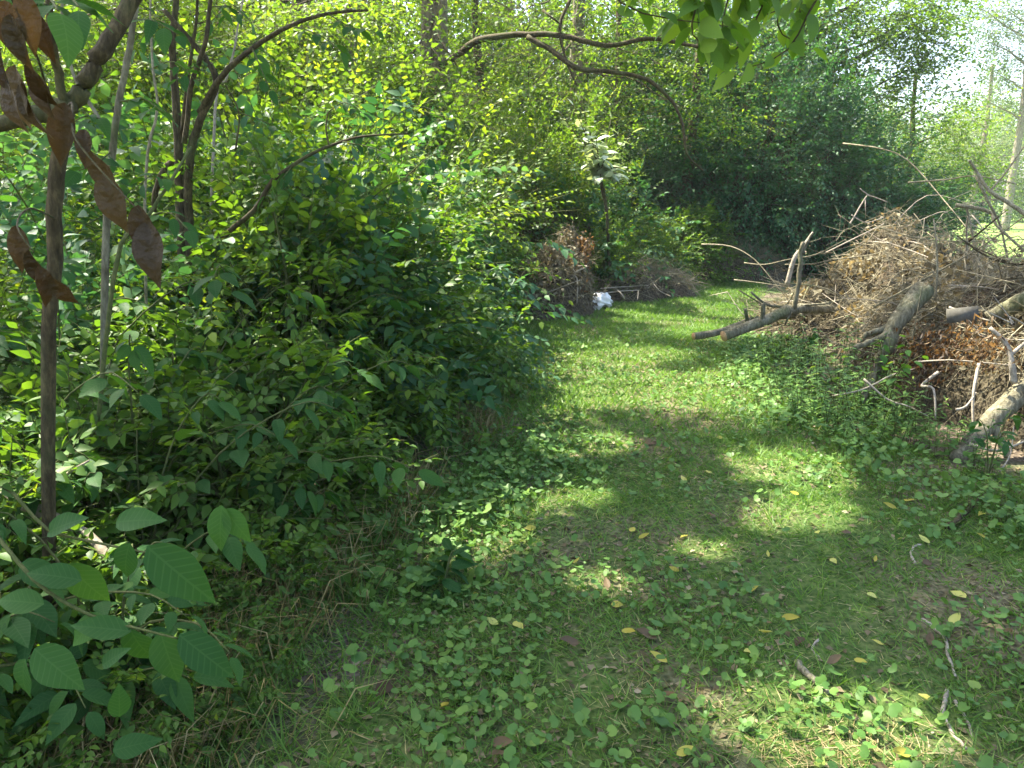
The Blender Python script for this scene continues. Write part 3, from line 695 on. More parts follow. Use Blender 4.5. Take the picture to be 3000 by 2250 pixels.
stem_thing('dark_shrub', 'many-stemmed dark shrub with sawn stub and long arching branch in the thicket', 'shrub', [
    ([foot(545, 900, 5), (535, 740, 5), (525, 560, 5), (522, 400, 5), (512, 260, 5), (505, 120, 5), (520, -40, 5)], .036, .016),
    ([(560, 800, 5), (552, 640, 5.0), (555, 480, 4.95), (575, 380, 4.9), (625, 270, 4.9), (630, 225, 4.9), (600, 170, 4.9), (560, 120, 4.9), (480, 30, 4.9)], .030, .012),
    ([(585, 330, 4.9), (650, 225, 4.8), (740, 140, 4.75), (850, 75, 4.7), (960, 40, 4.7), (1080, 30, 4.7)], .020, .007),
    ([(540, 420, 4.9), (560, 260, 4.85), (600, 130, 4.8), (615, 20, 4.8), (620, -50, 4.8)], .016, .01),
    ([(530, 400, 4.95), (555, 200, 4.9), (575, 60, 4.9), (580, -40, 4.9)], .012, .008),
    ([(510, 470, 5), (480, 500, 5), (455, 560, 5.05), (450, 640, 5.1)], .022, .016),
    ([(560, 860, 5.0), (600, 740, 4.9), (680, 670, 4.8), (745, 615, 4.75), (800, 530, 4.7), (880, 470, 4.7), (960, 430, 4.7), (1060, 400, 4.7), (1195, 392, 4.7)], .020, .005),
    ([(965, 428, 4.7), (955, 380, 4.7), (960, 330, 4.7)], .006, .004),
    ([(690, 440, 4.9), (700, 330, 4.9), (660, 250, 4.9)], .006, .004),
    ], M_BARKD, leaves=[
        ([(860, 480, 4.7), (830, 520, 4.65), (780, 570, 4.6)], .004, .002, 6, .09), ([(1000, 415, 4.7), (1080, 430, 4.6), (1150, 460, 4.5)], .004, .002, 7, .08),
        ([(960, 330, 4.7), (1010, 300, 4.6), (1060, 330, 4.5)], .004, .002, 7, .09), ([(850, 75, 4.7), (930, 100, 4.6), (1000, 150, 4.5)], .004, .002, 8, .1), ([(960, 40, 4.7), (1030, 80, 4.6), (1100, 90, 4.5)], .004, .002, 8, .1),
        ([(740, 140, 4.75), (760, 190, 4.6), (790, 260, 4.5)], .004, .002, 7, .1), ([(620, 20, 4.8), (680, 20, 4.7), (730, 60, 4.6)], .004, .002, 8, .1), ([(505, 120, 5), (440, 90, 4.9), (400, 140, 4.8)], .004, .002, 8, .1),
        ([(600, 170, 4.9), (560, 200, 4.7), (500, 250, 4.6)], .004, .002, 7, .09), ([(700, 330, 4.9), (760, 350, 4.8), (820, 380, 4.7)], .004, .002, 7, .09)])
stem_thing('leaning_tree', 'thick dark leaning stem with fork and brown side stem, hung with dead leaves', 'tree', [
    ([foot(150, 900, 2.3), (140, 1100, 2.3), (160, 760, 2.3), (160, 600, 2.3), (175, 440, 2.3), (195, 320, 2.3)], .021, .024),
    ([(165, 335, 2.3), (215, 300, 2.3), (260, 220, 2.32), (320, 120, 2.35), (400, -20, 2.4), (470, -140, 2.4)], .027, .02),
    ([(210, 305, 2.3), (140, 330, 2.25), (60, 345, 2.2), (-60, 380, 2.2)], .028, .02),
    ([(190, 310, 2.28), (168, 210, 2.25), (150, 100, 2.2), (140, -30, 2.2)], .014, .009),
    ], M_BARKD, leaves=[
        ([(150, 20, 2.2), (110, 10, 1.9), (60, 30, 1.6)], .004, .002, 5, .10), ([(140, -20, 2.2), (150, 0, 1.8), (170, 30, 1.5)], .004, .002, 5, .11), ([(150, -10, 2.2), (200, -10, 1.8), (230, 20, 1.6)], .004, .002, 4, .10)])
stem_thing('slim_sapling', 'slim greenish sapling crossing the leaning stem', 'sapling', [
    ([foot(300, 900, 3.6), (310, 700, 3.6), (330, 440, 3.6), (348, 300, 3.6), (372, 180, 3.6), (395, 40, 3.6), (405, -60, 3.6)], .018, .012),
    ([(335, 420, 3.6), (280, 330, 3.6), (220, 230, 3.6), (185, 100, 3.6), (182, -20, 3.6)], .009, .006),
    ], M_BARKG, leaves=[([(350, 300, 3.6), (420, 290, 3.5), (480, 330, 3.4)], .004, .002, 7, .11), ([(330, 440, 3.6), (280, 480, 3.5), (230, 500, 3.4)], .004, .002, 7, .11), ([(395, 60, 3.6), (450, 60, 3.5), (520, 100, 3.4)], .004, .002, 8, .11), ([(300, 350, 3.6), (250, 340, 3.4), (190, 380, 3.2)], .004, .002, 7, .11)])
for lab, pix, r in [('thin tan stem rising between the dark shrub and the slim sapling', [foot(440, 900, 4.4), (425, 560, 4.4), (460, 330, 4.4), (448, 200, 4.4), (440, 30, 4.4), (445, -40, 4.4)], .009),
                    ('bleached bare sapling leaning away from the dark shrub', [foot(600, 900, 5.6), (630, 330, 5.6), (660, 240, 5.6), (685, 150, 5.6), (700, 60, 5.6), (720, -40, 5.6)], .011),
                    ('green-barked sapling leaning across the foot of the dark shrub', [foot(250, 900, 3.0), (330, 820, 3.0), (430, 640, 3.1), (500, 530, 3.2), (560, 430, 3.3)], .010),
                    ('slender dark sapling with thin side twigs beside the arching branch', [foot(700, 900, 6), (680, 640, 6), (690, 450, 6), (660, 400, 6), (640, 320, 6)], .010)]:
    stem_thing('bare_sapling', lab, 'sapling', [(pix, r, r * .5)], M_TWIGB if 'bleach' in lab else (M_TWIG if 'tan' in lab else M_TWIGG),
               leaves=[([pix[-3], (pix[-3][0] + 60, pix[-3][1] - 20, pix[-3][2] - .1), (pix[-3][0] + 120, pix[-3][1] + 30, pix[-3][2] - .2)], .003, .002, 6, .08),
                       ([pix[-2], (pix[-2][0] - 50, pix[-2][1] - 20, pix[-2][2] - .1), (pix[-2][0] - 110, pix[-2][1] + 30, pix[-2][2] - .2)], .003, .002, 6, .08)])
# pale fallen limb lying low in the thicket
o = thing('fallen_limb', 'pale barked fallen limb lying under big leaves in the thicket', 'limb', tuple(np.append(at(60, 1460, 2.6)[:2], 0)))
g = Geo(); stem_geo(g, [(-120, 1430, 2.75), (0, 1450, 2.65), (80, 1480, 2.6), (180, 1530, 2.5), (260, 1570, 2.45), (340, 1660, 2.3)], .026, .016, np.array(o.location), 9)
stem_geo(g, [(90, 1480, 2.6), (180, 1400, 2.6), (260, 1350, 2.6)], .008, .004, np.array(o.location), 6)
obj('wood', g.mesh('wood', M_BARKP, True), o)

# dead leaves hanging close by on twigs of the leaning tree
def hang_spray(label, pix, leaves):
    p0 = at(*pix[0]); o = thing('dead_leaf_spray', label, 'dead leaves', tuple(p0))
    g = Geo(); stem_geo(g, pix, .0028, .0012, p0, 5)
    obj('twig', g.mesh('twig', M_BARKD, True), o)
    for px, py, Yd, L, tilt in leaves:
        p = at(px, py, Yd) - p0
        ax = np.array([tilt, rng.normal() * .25, -1.]); up = np.array([rng.normal() * .6, -1, .2 * rng.normal()])
        leaf_obj('leaf', BROWN[rng.integers(3)], o, p, ax, up, L * Yd / FPX * .98)
hang_spray('bunch of curled brown dead leaves hanging under the fork of the leaning stem', [(150, 335, 2.25), (120, 200, 1.6), (60, 60, 1.35), (20, -40, 1.3)],
           [(30, 40, 1.3, 150, .1), (90, 30, 1.35, 130, .3), (0, 120, 1.3, 150, 0), (45, 190, 1.35, 170, -.1), (85, 180, 1.35, 150, .1), (110, 220, 1.4, 130, .3), (20, 230, 1.3, 150, .1), (70, 240, 1.35, 150, 0), (10, 0, 1.3, 160, .1), (60, -20, 1.3, 150, .2)])
hang_spray('drooping twig of brown dead leaves trailing below the leaning stem', [(190, 330, 2.2), (210, 300, 1.7), (215, 390, 1.45), (270, 470, 1.4), (390, 600, 1.35), (440, 640, 1.35)],
           [(190, 300, 1.5, 180, -.2), (245, 380, 1.45, 110, .1), (265, 440, 1.42, 150, .25), (300, 510, 1.4, 170, .25), (405, 600, 1.35, 170, .1), (430, 650, 1.35, 190, .15)])
hang_spray('low string of dark brown dead leaves beside the brown side stem', [(160, 640, 2.28), (90, 610, 1.8), (50, 660, 1.5), (100, 740, 1.45)],
           [(45, 660, 1.5, 140, .05), (85, 730, 1.48, 150, .15), (110, 780, 1.45, 130, .1), (150, 810, 1.45, 120, .3)])

# ------------------------------------------------------------------ left foreground: broad-leaved plants with leaves as single parts
def sprig(x, y, h, n, leaf, label, group, lean=(.15, -.1), nst=4, name='broadleaf_sapling', seedlean=.28):
    base = np.array([x, y, float(ground_z(x, y))])
    st_ = []
    for k in range(nst):
        a = rng.normal(size=2) * seedlean + np.array(lean)
        top = base + np.array([a[0] * h, a[1] * h, h * (.6 + .45 * rng.random())])
        mid_ = (base + top) / 2 + np.array([-a[0] * h * .12, -a[1] * h * .12, h * .16])
        st_.append(([base + np.array([0, 0, -.02]), mid_, top, top + np.array([a[0] * h * .3, a[1] * h * .3, -.03])], .004 + .002 * h, .0015, n + 2))
    return sapling(name, label, 'sapling', base, st_, leaf, group, start=.22)
for x, y, h, n, lf in [(-1.3, 2.45, .6, 8, .12), (-1.35, 1.95, .5, 7, .11), (-1.55, 2.1, .95, 11, .085), (-1.25, 2.15, .75, 10, .08), (-1.8, 2.4, 1.1, 11, .09), (-1.12, 2.2, .42, 7, .10), (-1.65, 1.8, .6, 8, .12), (-1.0, 2.9, .5, 8, .1), (-1.75, 2.2, .9, 9, .13), (-1.45, 2.8, .85, 9, .12), (-1.9, 2.7, 1.05, 9, .13), (-1.25, 3.2, .75, 9, .11), (-1.65, 3.2, 1.0, 10, .12),
                       (-2.2, 3.3, 1.15, 9, .13), (-1.2, 3.8, .9, 10, .11), (-1.75, 3.9, 1.15, 9, .12), (-2.4, 4.0, 1.3, 9, .12), (-1.05, 4.4, .95, 9, .11), (-1.55, 4.6, 1.25, 9, .12), (-3.0, 4.4, 1.5, 9, .12), (-.95, 5.1, 1.0, 9, .1), (-2.1, 5.2, 1.5, 9, .12),
                       (-.95, 5.9, 1.0, 9, .10), (-.9, 6.8, 1.1, 9, .1), (-1.0, 7.9, 1.3, 9, .1), (-2.1, 2.1, .9, 8, .13), (-2.8, 5.0, 1.9, 10, .12), (-1.7, 5.5, 1.8, 10, .11), (-3.6, 5.4, 2.1, 10, .12), (-1.5, 6.3, 2.0, 10, .11), (-2.5, 6.1, 2.2, 10, .11), (-3.3, 3.7, 1.5, 9, .13), (-4.2, 5.0, 1.8, 9, .12), (-1.35, 7.2, 2.0, 10, .1), (-2.2, 7.4, 2.3, 10, .1)]:
    sprig(x, y, h, n, lf, *(('broad-leaved sapling drooping over the dry hanging grass', 'broad-leaved saplings over the dry grass') if y < 3.1 else ('head-high broad-leaved sapling below the arching branch', 'tall broad-leaved saplings') if h > 1.45 else ('broad-leaved sapling hanging over the lane verge', 'broad-leaved saplings on the verge') if x > -1.3 else ('waist-high broad-leaved sapling inside the thicket', 'broad-leaved saplings in the thicket')))
# the large-leaved sprig that hangs lowest over the verge
base = np.append(at(-150, 1500, 1.5)[:2], 0)
o = thing('large_leaved_sprig', 'sprig with the largest toothed leaves hanging over the verge', 'sapling', tuple(base))
g = Geo()
for pix in [[foot(-150, 1500, 1.5), (-60, 1500, 1.5), (150, 1560, 1.5), (330, 1600, 1.48), (440, 1620, 1.45)], [(-60, 1500, 1.5), (100, 1700, 1.42), (260, 1800, 1.4), (400, 1840, 1.38), (520, 1870, 1.36)]]:
    stem_geo(g, pix, .0045, .002, base, 6)
obj('stem', g.mesh('stem', M_TWIGG, True), o)
for px, py, Yd, Lp, ang, k in [(430, 1600, 1.45, 250, -42, 0), (380, 1590, 1.45, 130, -110, 1), (340, 1530, 1.5, 170, 15, 2), (380, 1840, 1.38, 190, -80, 1), (470, 1850, 1.37, 170, -75, 3), (525, 1860, 1.36, 200, -35, 0), (385, 1850, 1.38, 170, 165, 2), (300, 1800, 1.4, 130, -140, 3),
                            (200, 1650, 1.45, 170, -60, 1), (140, 1560, 1.5, 160, 30, 2), (240, 1700, 1.42, 150, 160, 0), (100, 1900, 1.4, 190, -30, 3), (75, 1930, 1.4, 150, -110, 1), (300, 1950, 1.35, 120, 40, 2), (650, 1480, 1.6, 130, -95, 3), (660, 1490, 1.6, 110, -50, 1), (330, 2200, 1.45, 130, 20, 1), (350, 2100, 1.4, 110, 80, 3), (130, 1770, 1.42, 150, 170, 0), (60, 1650, 1.5, 150, -20, 0)]:
    a = R(ang)
    ax = np.array([math.cos(a), -.25 + .2 * rng.normal(), math.sin(a)]); up = np.array([.2 * rng.normal(), -.75, .75])
    leaf_obj('leaf', BIG[k], o, at(px, py, Yd) - base, ax, up, Lp * Yd / FPX * 1.12)

# ------------------------------------------------------------------ ground cover
NT = rng.random((64, 64))
def vnoise(x, y, s):
    x, y = x * s + 100.3, y * s + 50.7
    i, j = np.floor(x).astype(int), np.floor(y).astype(int)
    u, v = x - i, y - j; u, v = u * u * (3 - 2 * u), v * v * (3 - 2 * v)
    g = lambda a, b: NT[a % 64, b % 64]
    return (g(i, j) * (1 - u) + g(i + 1, j) * u) * (1 - v) + (g(i, j + 1) * (1 - u) + g(i + 1, j + 1) * u) * v

def spots(n, x0, x1, y0, y1, dens):
    x = rng.uniform(x0, x1, n); y = rng.uniform(y0, y1, n)
    m = rng.random(n) < dens(x, y)
    return x[m], y[m]
def lane(x, y):                                   # 0 at the lane's edges, 1 in its middle, negative outside
    a, b = left_edge(y), right_edge(y)
    return np.minimum(x - a, b - x)

hR_ = lambda x, y: np.clip(1.1 - ((x - 4.9) / 1.8) ** 2 - ((y - 5.3) / 1.6) ** 2, 0, 1)          # where the largest heap stands
# short grass of the lane
g = Geo()
def blades(x, y, L, w, tint, stand=1.0):
    n = len(x)
    a = rng.random(n) * 6.28
    d = np.stack([np.cos(a), np.sin(a), stand * (.5 + .9 * rng.random(n))], 1)
    pos = np.stack([x, y, ground_z(x, y) - .003], 1)
    V, F = scatter(T_BLADE, pos, d, np.stack([-np.sin(a) * .3, np.cos(a) * .3, np.full(n, .6)], 1) + .4 * rng.normal(size=(n, 3)), np.stack([L, w, L], 1))
    g.add(V, F, np.repeat(np.clip(tint, 0, 1), 5))
x, y = spots(130000, -.6, 6.0, 4.6, 17, lambda x, y: np.where(lane(x, y) > -.25, np.clip((y - 4.0) / 2.0, .2, 1) * (.45 + .6 * vnoise(x, y, 1.1)), 0) * np.clip((lane(x, y) + .3) * 3, 0, 1))
n = len(x); blades(x, y, .055 + .05 * rng.random(n), .006 + .005 * rng.random(n), .45 + .2 * (vnoise(x, y, .8) - .5) + .16 * rng.normal(size=n))
x, y = spots(150000, -1.2, 3.3, 1.4, 5.2, lambda x, y: np.where(lane(x, y) > -.35, .2 + .75 * np.clip(vnoise(x, y, 2.3) * 1.6 - .45, 0, 1), 0))
n = len(x); blades(x, y, .03 + .05 * rng.random(n), .0035 + .003 * rng.random(n), .44 + .25 * (vnoise(x, y, 1.7) - .5) + .2 * rng.normal(size=n), .7)
x, y = spots(26000, 2.2, 5.5, .8, 4.4, lambda x, y: (.25 + .6 * vnoise(x, y, 2.)) * (hR_(x, y) < .05))
n = len(x); blades(x, y, .04 + .06 * rng.random(n), .004 + .003 * rng.random(n), .45 + .2 * rng.normal(size=n), .8)
# dead thatch between the blades
x, y = spots(75000, -1.0, 3.2, 1.4, 9, lambda x, y: np.where(lane(x, y) > -.1, .25 + .8 * np.clip(vnoise(x, y, 1.4) * 2 - .9, 0, 1), 0))
n = len(x); blades(x, y, .05 + .07 * rng.random(n), .0025 + .002 * rng.random(n), .93 + .1 * rng.random(n), .12)
tag(obj('grass', g.mesh('grass', M_GRASS)), 'short mown grass covering the shady lane', 'grass', kind='stuff')

# taller tufts of grass along the verges
g = Geo()
def tufts(cx, cy, nb, L, w, tint):
    for a, b_ in zip(cx, cy):
        n = nb
        x = a + .035 * rng.normal(size=n); y = b_ + .035 * rng.normal(size=n)
        blades(x, y, L * (.5 + .8 * rng.random(n)), np.full(n, w), tint + .12 * rng.normal(size=n), 1.3)
x, y = spots(260, -1.9, -.5, 1.5, 3.6, lambda x, y: .8 + 0 * x)
tufts(x, y, 14, .2, .004, .5)
x, y = spots(420, -1.4, 3.2, 1.5, 11, lambda x, y: np.where((lane(x, y) < .35) & (lane(x, y) > -.6), .8, .10))
tufts(x, y, 14, .15, .0045, .5)
tag(obj('grass_tufts', g.mesh('grass_tufts', M_GRASS)), 'longer grass tufts growing along the verges of the lane', 'grass', kind='stuff')

# round-leaved ground plants
g = Geo()
def hearts(x, y, size, hgt, tint):
    n = len(x)
    a = rng.random(n) * 6.28
    z = ground_z(x, y) + hgt
    ax = np.stack([np.cos(a), np.sin(a), .35 * rng.normal(size=n)], 1)
    up = UP + .35 * rng.normal(size=(n, 3)) + np.array([0, -.15, 0])
    V, F = scatter(L_HEART, np.stack([x, y, z], 1), ax, up, size)
    g.add(V, F, np.repeat(np.clip(tint, 0, 1), 11))
    # leaf stalks
    p = np.stack([x, y, ground_z(x, y)], 1); q = np.stack([x, y, z], 1) + nrm(ax) * (size * .2)[:, None]
    V, F = scatter(T_BLADE, p, q - p, ax, np.stack([np.linalg.norm(q - p, axis=1), np.full(n, .003), np.full(n, .003)], 1))
    g.add(V, F, np.repeat(np.clip(tint, 0, 1), 5))
def vd(x, y):
    l = lane(x, y)
    left = np.clip(1 - np.abs(x - left_edge(y) - .35) / .75, 0, 1) * np.clip((8.5 - y) / 3, .1, 1)
    right = np.clip(1 - np.abs(x - right_edge(y) + .05) / .7, 0, 1)
    near = np.clip((3.6 - y) / 1.5, 0, 1) * .5 + .2
    d = np.maximum(np.maximum(left, right), near * (x > left_edge(y) - .3)) * np.clip(vnoise(x, y, 2.1) * 2.6 + .8 * vnoise(x, y, 6.) - 1.1, .03, 1)
    return d * (x > left_edge(y) - .5) * (x < right_edge(y) + .7)
x, y = spots(52000, -1.6, 3.6, 1.4, 9.5, vd)
x2, y2 = spots(3000, 2.4, 5.2, .8, 4.2, lambda x, y: np.clip(vnoise(x, y, 2.1) * 1.9 - .35, .04, 1) * (hR_(x, y) < .05)); x, y = np.append(x, x2), np.append(y, y2)
n = len(x); edge = lane(x, y) < .35
hearts(x, y, (.014 + .034 * rng.random(n) ** 1.4) * np.where(edge, 1.2, 1), (.02 + .05 * rng.random(n)) * np.where(edge, 1.8, 1), .48 + .17 * rng.normal(size=n))
tag(obj('ground_cover', g.mesh('ground_cover', M_VIOLET)), 'round-leaved green ground plants spreading over the lane and its verges', 'ground plants', kind='stuff')

# fallen bits of leaf on the soil
def litter(name, label, mat, x, y, size, tint, flat=.35, lift=.004):
    n = len(x); a = rng.random(n) * 6.28
    ax = np.stack([np.cos(a), np.sin(a), .15 * rng.normal(size=n)], 1)
    V, F = scatter(L_TINY, np.stack([x, y, ground_z(x, y) + lift + .008 * rng.random(n)], 1), ax, UP + flat * rng.normal(size=(n, 3)), size)
    gg = Geo(); gg.add(V, F, np.repeat(np.clip(tint, 0, 1), len(L_TINY[0])))
    return tag(obj(name, gg.mesh(name, mat)), label, 'leaf litter', kind='stuff')
x, y = spots(34000, -3, 4., 1.3, 8, lambda x, y: .2 + .8 * np.clip(vnoise(x, y, 1.9) * 1.7 - .4, 0, 1))
n = len(x)
litter('leaf_litter', 'grey-brown crumbled leaf litter on the bare patches of the lane', M_LITTER, x, y, .014 + .034 * rng.random(n) ** 2, .45 + .22 * rng.normal(size=n), .5, .008)

# dry straw-coloured grass hanging at the foot of the thicket
g = Geo()
def straw(cx, cy, n, L, sx, sy, lean, tint=.5, w=.0024):
    x = cx + sx * rng.normal(size=n); y = cy + sy * rng.normal(size=n)
    a = rng.random(n) * 6.28
    l = L * (.5 + .7 * rng.random(n))
    p0 = np.stack([x, y, ground_z(x, y)], 1)
    d = nrm(np.stack([lean[0] + .35 * np.cos(a), lean[1] + .35 * np.sin(a), np.ones(n)], 1))
    p1 = p0 + d * (l * .6)[:, None]
    d2 = nrm(d + np.stack([.7 * np.cos(a) + lean[0], .7 * np.sin(a) + lean[1], -.5 - .5 * rng.random(n)], 1))
    sd = nrm(np.cross(d, rng.normal(size=(n, 3))))
    T = np.repeat(np.clip(tint + .2 * rng.normal(size=n), 0, 1), 5)
    p2 = p1 + d2 * (l * .45)[:, None]
    V = np.stack([p0 + sd * w, p0 - sd * w, p1 + sd * w * .8, p1 - sd * w * .8, p2], 1).reshape(-1, 3)
    F = (T_BLADE[1][None] + (np.arange(n) * 5)[:, None, None]).reshape(-1, 3)
    g.add(V, F, T)
for cx, cy, n, L, sx, sy in [(-1.0, 2.55, 300, .38, .14, .2), (-1.25, 2.2, 160, .33, .2, .15), (-.85, 3.1, 280, .36, .12, .25), (-1.5, 1.75, 150, .3, .25, .15), (-.6, 3.9, 250, .3, .1, .3), (-.42, 7.6, 350, .35, .12, .4), (-.5, 8.4, 300, .35, .15, .4), (-.35, 6.6, 250, .28, .1, .4), (-1.1, 1.9, 250, .3, .15, .12), (-.25, 5.3, 200, .25, .1, .3)]:
    straw(cx, cy, n, L, sx, sy, (.25, -.15), .42)
tag(obj('dry_grass', g.mesh('dry_grass', M_STRAW)), 'straw-brown dry grass hanging at the foot of the thicket', 'dry grass', kind='stuff')
# straw patch in the sun on the near lane
g = Geo()
p = gnd(2420, 2220)
n = 700; a = rng.random(n) * 6.28; x = p[0] + .2 * rng.normal(size=n); y = p[1] + .09 * rng.normal(size=n)
blades(x, y, .07 + .1 * rng.random(n), np.full(n, .003), .6 + .18 * rng.normal(size=n), .12)
for cx, cy in [gnd(1850, 2070)[:2], gnd(1900, 1400)[:2], gnd(2060, 1880)[:2], gnd(1300, 1880)[:2]]:
    n = 110; x = cx + .13 * rng.normal(size=n); y = cy + .1 * rng.normal(size=n)
    blades(x, y, .06 + .09 * rng.random(n), np.full(n, .0025), .6 + .2 * rng.normal(size=n), .12)
tag(obj('dead_straw', g.mesh('dead_straw', M_STRAW)), 'scattered dead straw lying flat on the near lane', 'straw', kind='stuff')

# single fallen leaves
def fallen(px, py, kind, L):
    p = gnd(px, py); p[2] = ground_z(p[0], p[1]) + .022
    a = rng.random() * 6.28
    me = (YEL if kind == 'y' else BRN)[rng.integers(3 if kind == 'y' else 2)]
    o = leaf_obj('fallen_leaf', me, None, p, (math.cos(a), math.sin(a), .1), UP + .25 * rng.normal(size=3) + np.array([0, -.3, 0]), L)
    if kind == 'y': tag(o, 'yellow fallen leaf lying on the lane', 'fallen leaf', 'yellow leaves fallen on the lane')
    else: tag(o, 'curled brown fallen leaf lying on the lane', 'fallen leaf', 'brown leaves fallen on the lane')
for px, py, L in [(2290, 1806, .07), (2220, 1852, .07), (2185, 1735, .06), (1820, 1862, .07), (1460, 1842, .06), (1955, 1965, .07), (2640, 1478, .075), (2625, 1505, .07), (2720, 1612, .07), (2390, 1578, .06), (2432, 1652, .045), (2560, 1664, .04), (2825, 1780, .075), (2780, 1850, .08),
                  (2700, 2040, .085), (2500, 1945, .05), (2590, 1902, .045), (2665, 2225, .085), (2210, 1925, .06), (2010, 1425, .07), (2075, 1400, .06), (2015, 1560, .05), (1870, 1570, .06), (1860, 1550, .05), (1570, 1560, .06), (1505, 1835, .06), (1310, 2062, .06), (1980, 2240, .06),
                  (1600, 1210, .06), (2890, 1590, .05), (2340, 1460, .05), (1790, 1790, .05), (2880, 1520, .06), (2100, 1290, .05), (2250, 1640, .04), (1680, 1660, .05), (1990, 1680, .05), (2540, 1745, .045), (1380, 1745, .06), (2460, 1370, .05)]:
    fallen(px, py, 'y', L)
for px, py, L in [(1925, 1885, .085), (1700, 1895, .09), (1145, 2005, .09), (1440, 2195, .07), (1475, 2220, .06), (1920, 1310, .10), (1940, 1320, .08), (2490, 1590, .06), (2250, 1820, .06), (2350, 1875, .06), (2700, 1670, .06), (2940, 1870, .05), (2420, 1960, .06), (1930, 2065, .07), (1180, 1690, .06), (1780, 1745, .06), (1220, 1700, .07), (2720, 1905, .06), (2100, 1515, .06)]:
    fallen(px, py, 'b', L)
# sticks on the lane
for lab, pix, r in [('pale crooked stick lying beside the bare patch of the lane', [(2700, 1825), (2760, 1870), (2780, 1930), (2800, 1980)], .009),
                    ('long curved grey stick lying across bare soil of the lane', [(2775, 2020), (2765, 2080), (2790, 2140), (2830, 2190)], .009),
                    ('short thin grey stick alongside the long curved stick', [(2800, 2045), (2830, 2090), (2850, 2150)], .006),
                    ('thick broken stick with rotten end lying on the lane', [(2330, 1955), (2360, 1990), (2400, 2020), (2425, 2045)], .013),
                    ('small hooked pale stick lying on the lane', [(2400, 1870), (2380, 1895), (2395, 1925), (2440, 1962)], .006),
                    ('dark thin twig curving over dead straw', [(2000, 1875), (2050, 1865), (2090, 1845), (2120, 1825)], .005),
                    ('bent grey stick lying under a yellow leaf', [(2680, 1665), (2668, 1640), (2675, 1615), (2700, 1608)], .008),
                    ('charred stick with pale broken tip at the lane edge', [(2775, 1560), (2810, 1530), (2860, 1490), (2900, 1460)], .017)]:
    P = np.array([gnd(*q) for q in pix]); b = P[0].copy(); P[:, 2] += ground_z(P[:, 0], P[:, 1]) + r * .9
    o = thing('stick', lab, 'stick', tuple(b)); gg = Geo(); gg.add(*tube(P - b, [r, r * .6], 7, rough=.08, jitter=.3))
    obj('wood', gg.mesh('wood', M_BARKD if 'charred' in lab else (M_TWIGB if 'pale' in lab or 'grey' in lab else M_TWIG), True), o)

# ------------------------------------------------------------------ brush heaps
def heap(name, label, hf, x0, x1, y0, y1, ntw, nlf, leafmat, twigmat, Ltw=.5, leafsz=.06, step=.07, lift=.0, tint=.5, drape=.5, extra=None):
    """a heap: core of debris coloured dark for the shade inside, twigs and dead leaves on it; hf(x,y) = height"""
    cx, cy_ = (x0 + x1) / 2, (y0 + y1) / 2
    o = thing(name, label, 'brush heap', (cx, cy_, 0))
    off = np.array([cx, cy_, 0.])
    xs_, ys_ = np.arange(x0, x1 + step, step), np.arange(y0, y1 + step, step)
    def zf(X, Yy):
        h = hf(X, Yy)
        return np.where(h > .02, h * (.32 + .6 * vnoise(X, Yy, 2.2) + .45 * vnoise(X, Yy, 5.)), -.05)
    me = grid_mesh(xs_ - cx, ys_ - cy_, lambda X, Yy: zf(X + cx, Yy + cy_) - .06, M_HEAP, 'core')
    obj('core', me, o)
    x, y = spots(ntw * 3, x0, x1, y0, y1, lambda x, y: np.clip(hf(x, y) * 2.5, 0, 1)); x, y = x[:ntw], y[:ntw]
    n = len(x); z = zf(x, y) + .22 * rng.random(n) ** 2 - .03
    a = rng.random(n) * 6.28
    e = .05
    sl = np.stack([np.cos(a), np.sin(a), (zf(x + e * np.cos(a), y + e * np.sin(a)) - zf(x - e * np.cos(a), y - e * np.sin(a))) / (2 * e) * .4 + .45 * rng.normal(size=n)], 1)
    L = Ltw * (.35 + .9 * rng.random(n)); r = .0015 + .006 * rng.random(n) ** 4
    d = nrm(sl)
    V, F = scatter(T_TWIG, np.stack([x, y, z], 1) - d * (L * .4)[:, None] - off, d, rng.normal(size=(n, 3)), np.stack([L, r, r], 1))
    # bend each twig
    V = V.reshape(n, 9, 3); V[:, 3:6] += (rng.normal(size=(n, 1, 3)) * (L * .06)[:, None, None]); V = V.reshape(-1, 3)
    V[:, 2] = np.maximum(V[:, 2], .005)
    gg = Geo(); gg.add(V, F)
    t_ = obj('twigs', gg.mesh('twigs', twigmat), o); t_['kind'] = 'stuff'
    x, y = spots(nlf * 3, x0, x1, y0, y1, lambda x, y: np.clip(hf(x, y) * 2.5, 0, 1) * np.clip(vnoise(x, y, 2.2) * 1.8 - .3, .05, 1)); x, y = x[:nlf], y[:nlf]
    n = len(x); z = zf(x, y) + .22 * rng.random(n) ** 2 - .02
    ax = rng.normal(size=(n, 3)) * np.array([1, 1, .6]) - UP * drape
    V, F = scatter(L_TINY, np.stack([x, y, z], 1) - off, ax, rng.normal(size=(n, 3)) + np.array([0, -.5, .5]), leafsz * (.5 + .8 * rng.random(n)))
    V[:, 2] = np.maximum(V[:, 2], .01)
    gg = Geo(); gg.add(V, F, np.repeat(np.clip(tint + .22 * rng.normal(size=n), 0, 1), len(L_TINY[0])))
    l_ = obj('dead_leaves', gg.mesh('dead_leaves', leafmat), o); l_['kind'] = 'stuff'
    return o, zf
def bumpf(*bl):
    def f(x, y):
        h = np.zeros_like(np.asarray(x, float))
        for cx, cy_, rx, ry, H in bl:
            d = ((x - cx) / rx) ** 2 + ((y - cy_) / ry) ** 2
            h = np.maximum(h, H * np.clip(1 - d, 0, None) ** .6)
        return h
    return f
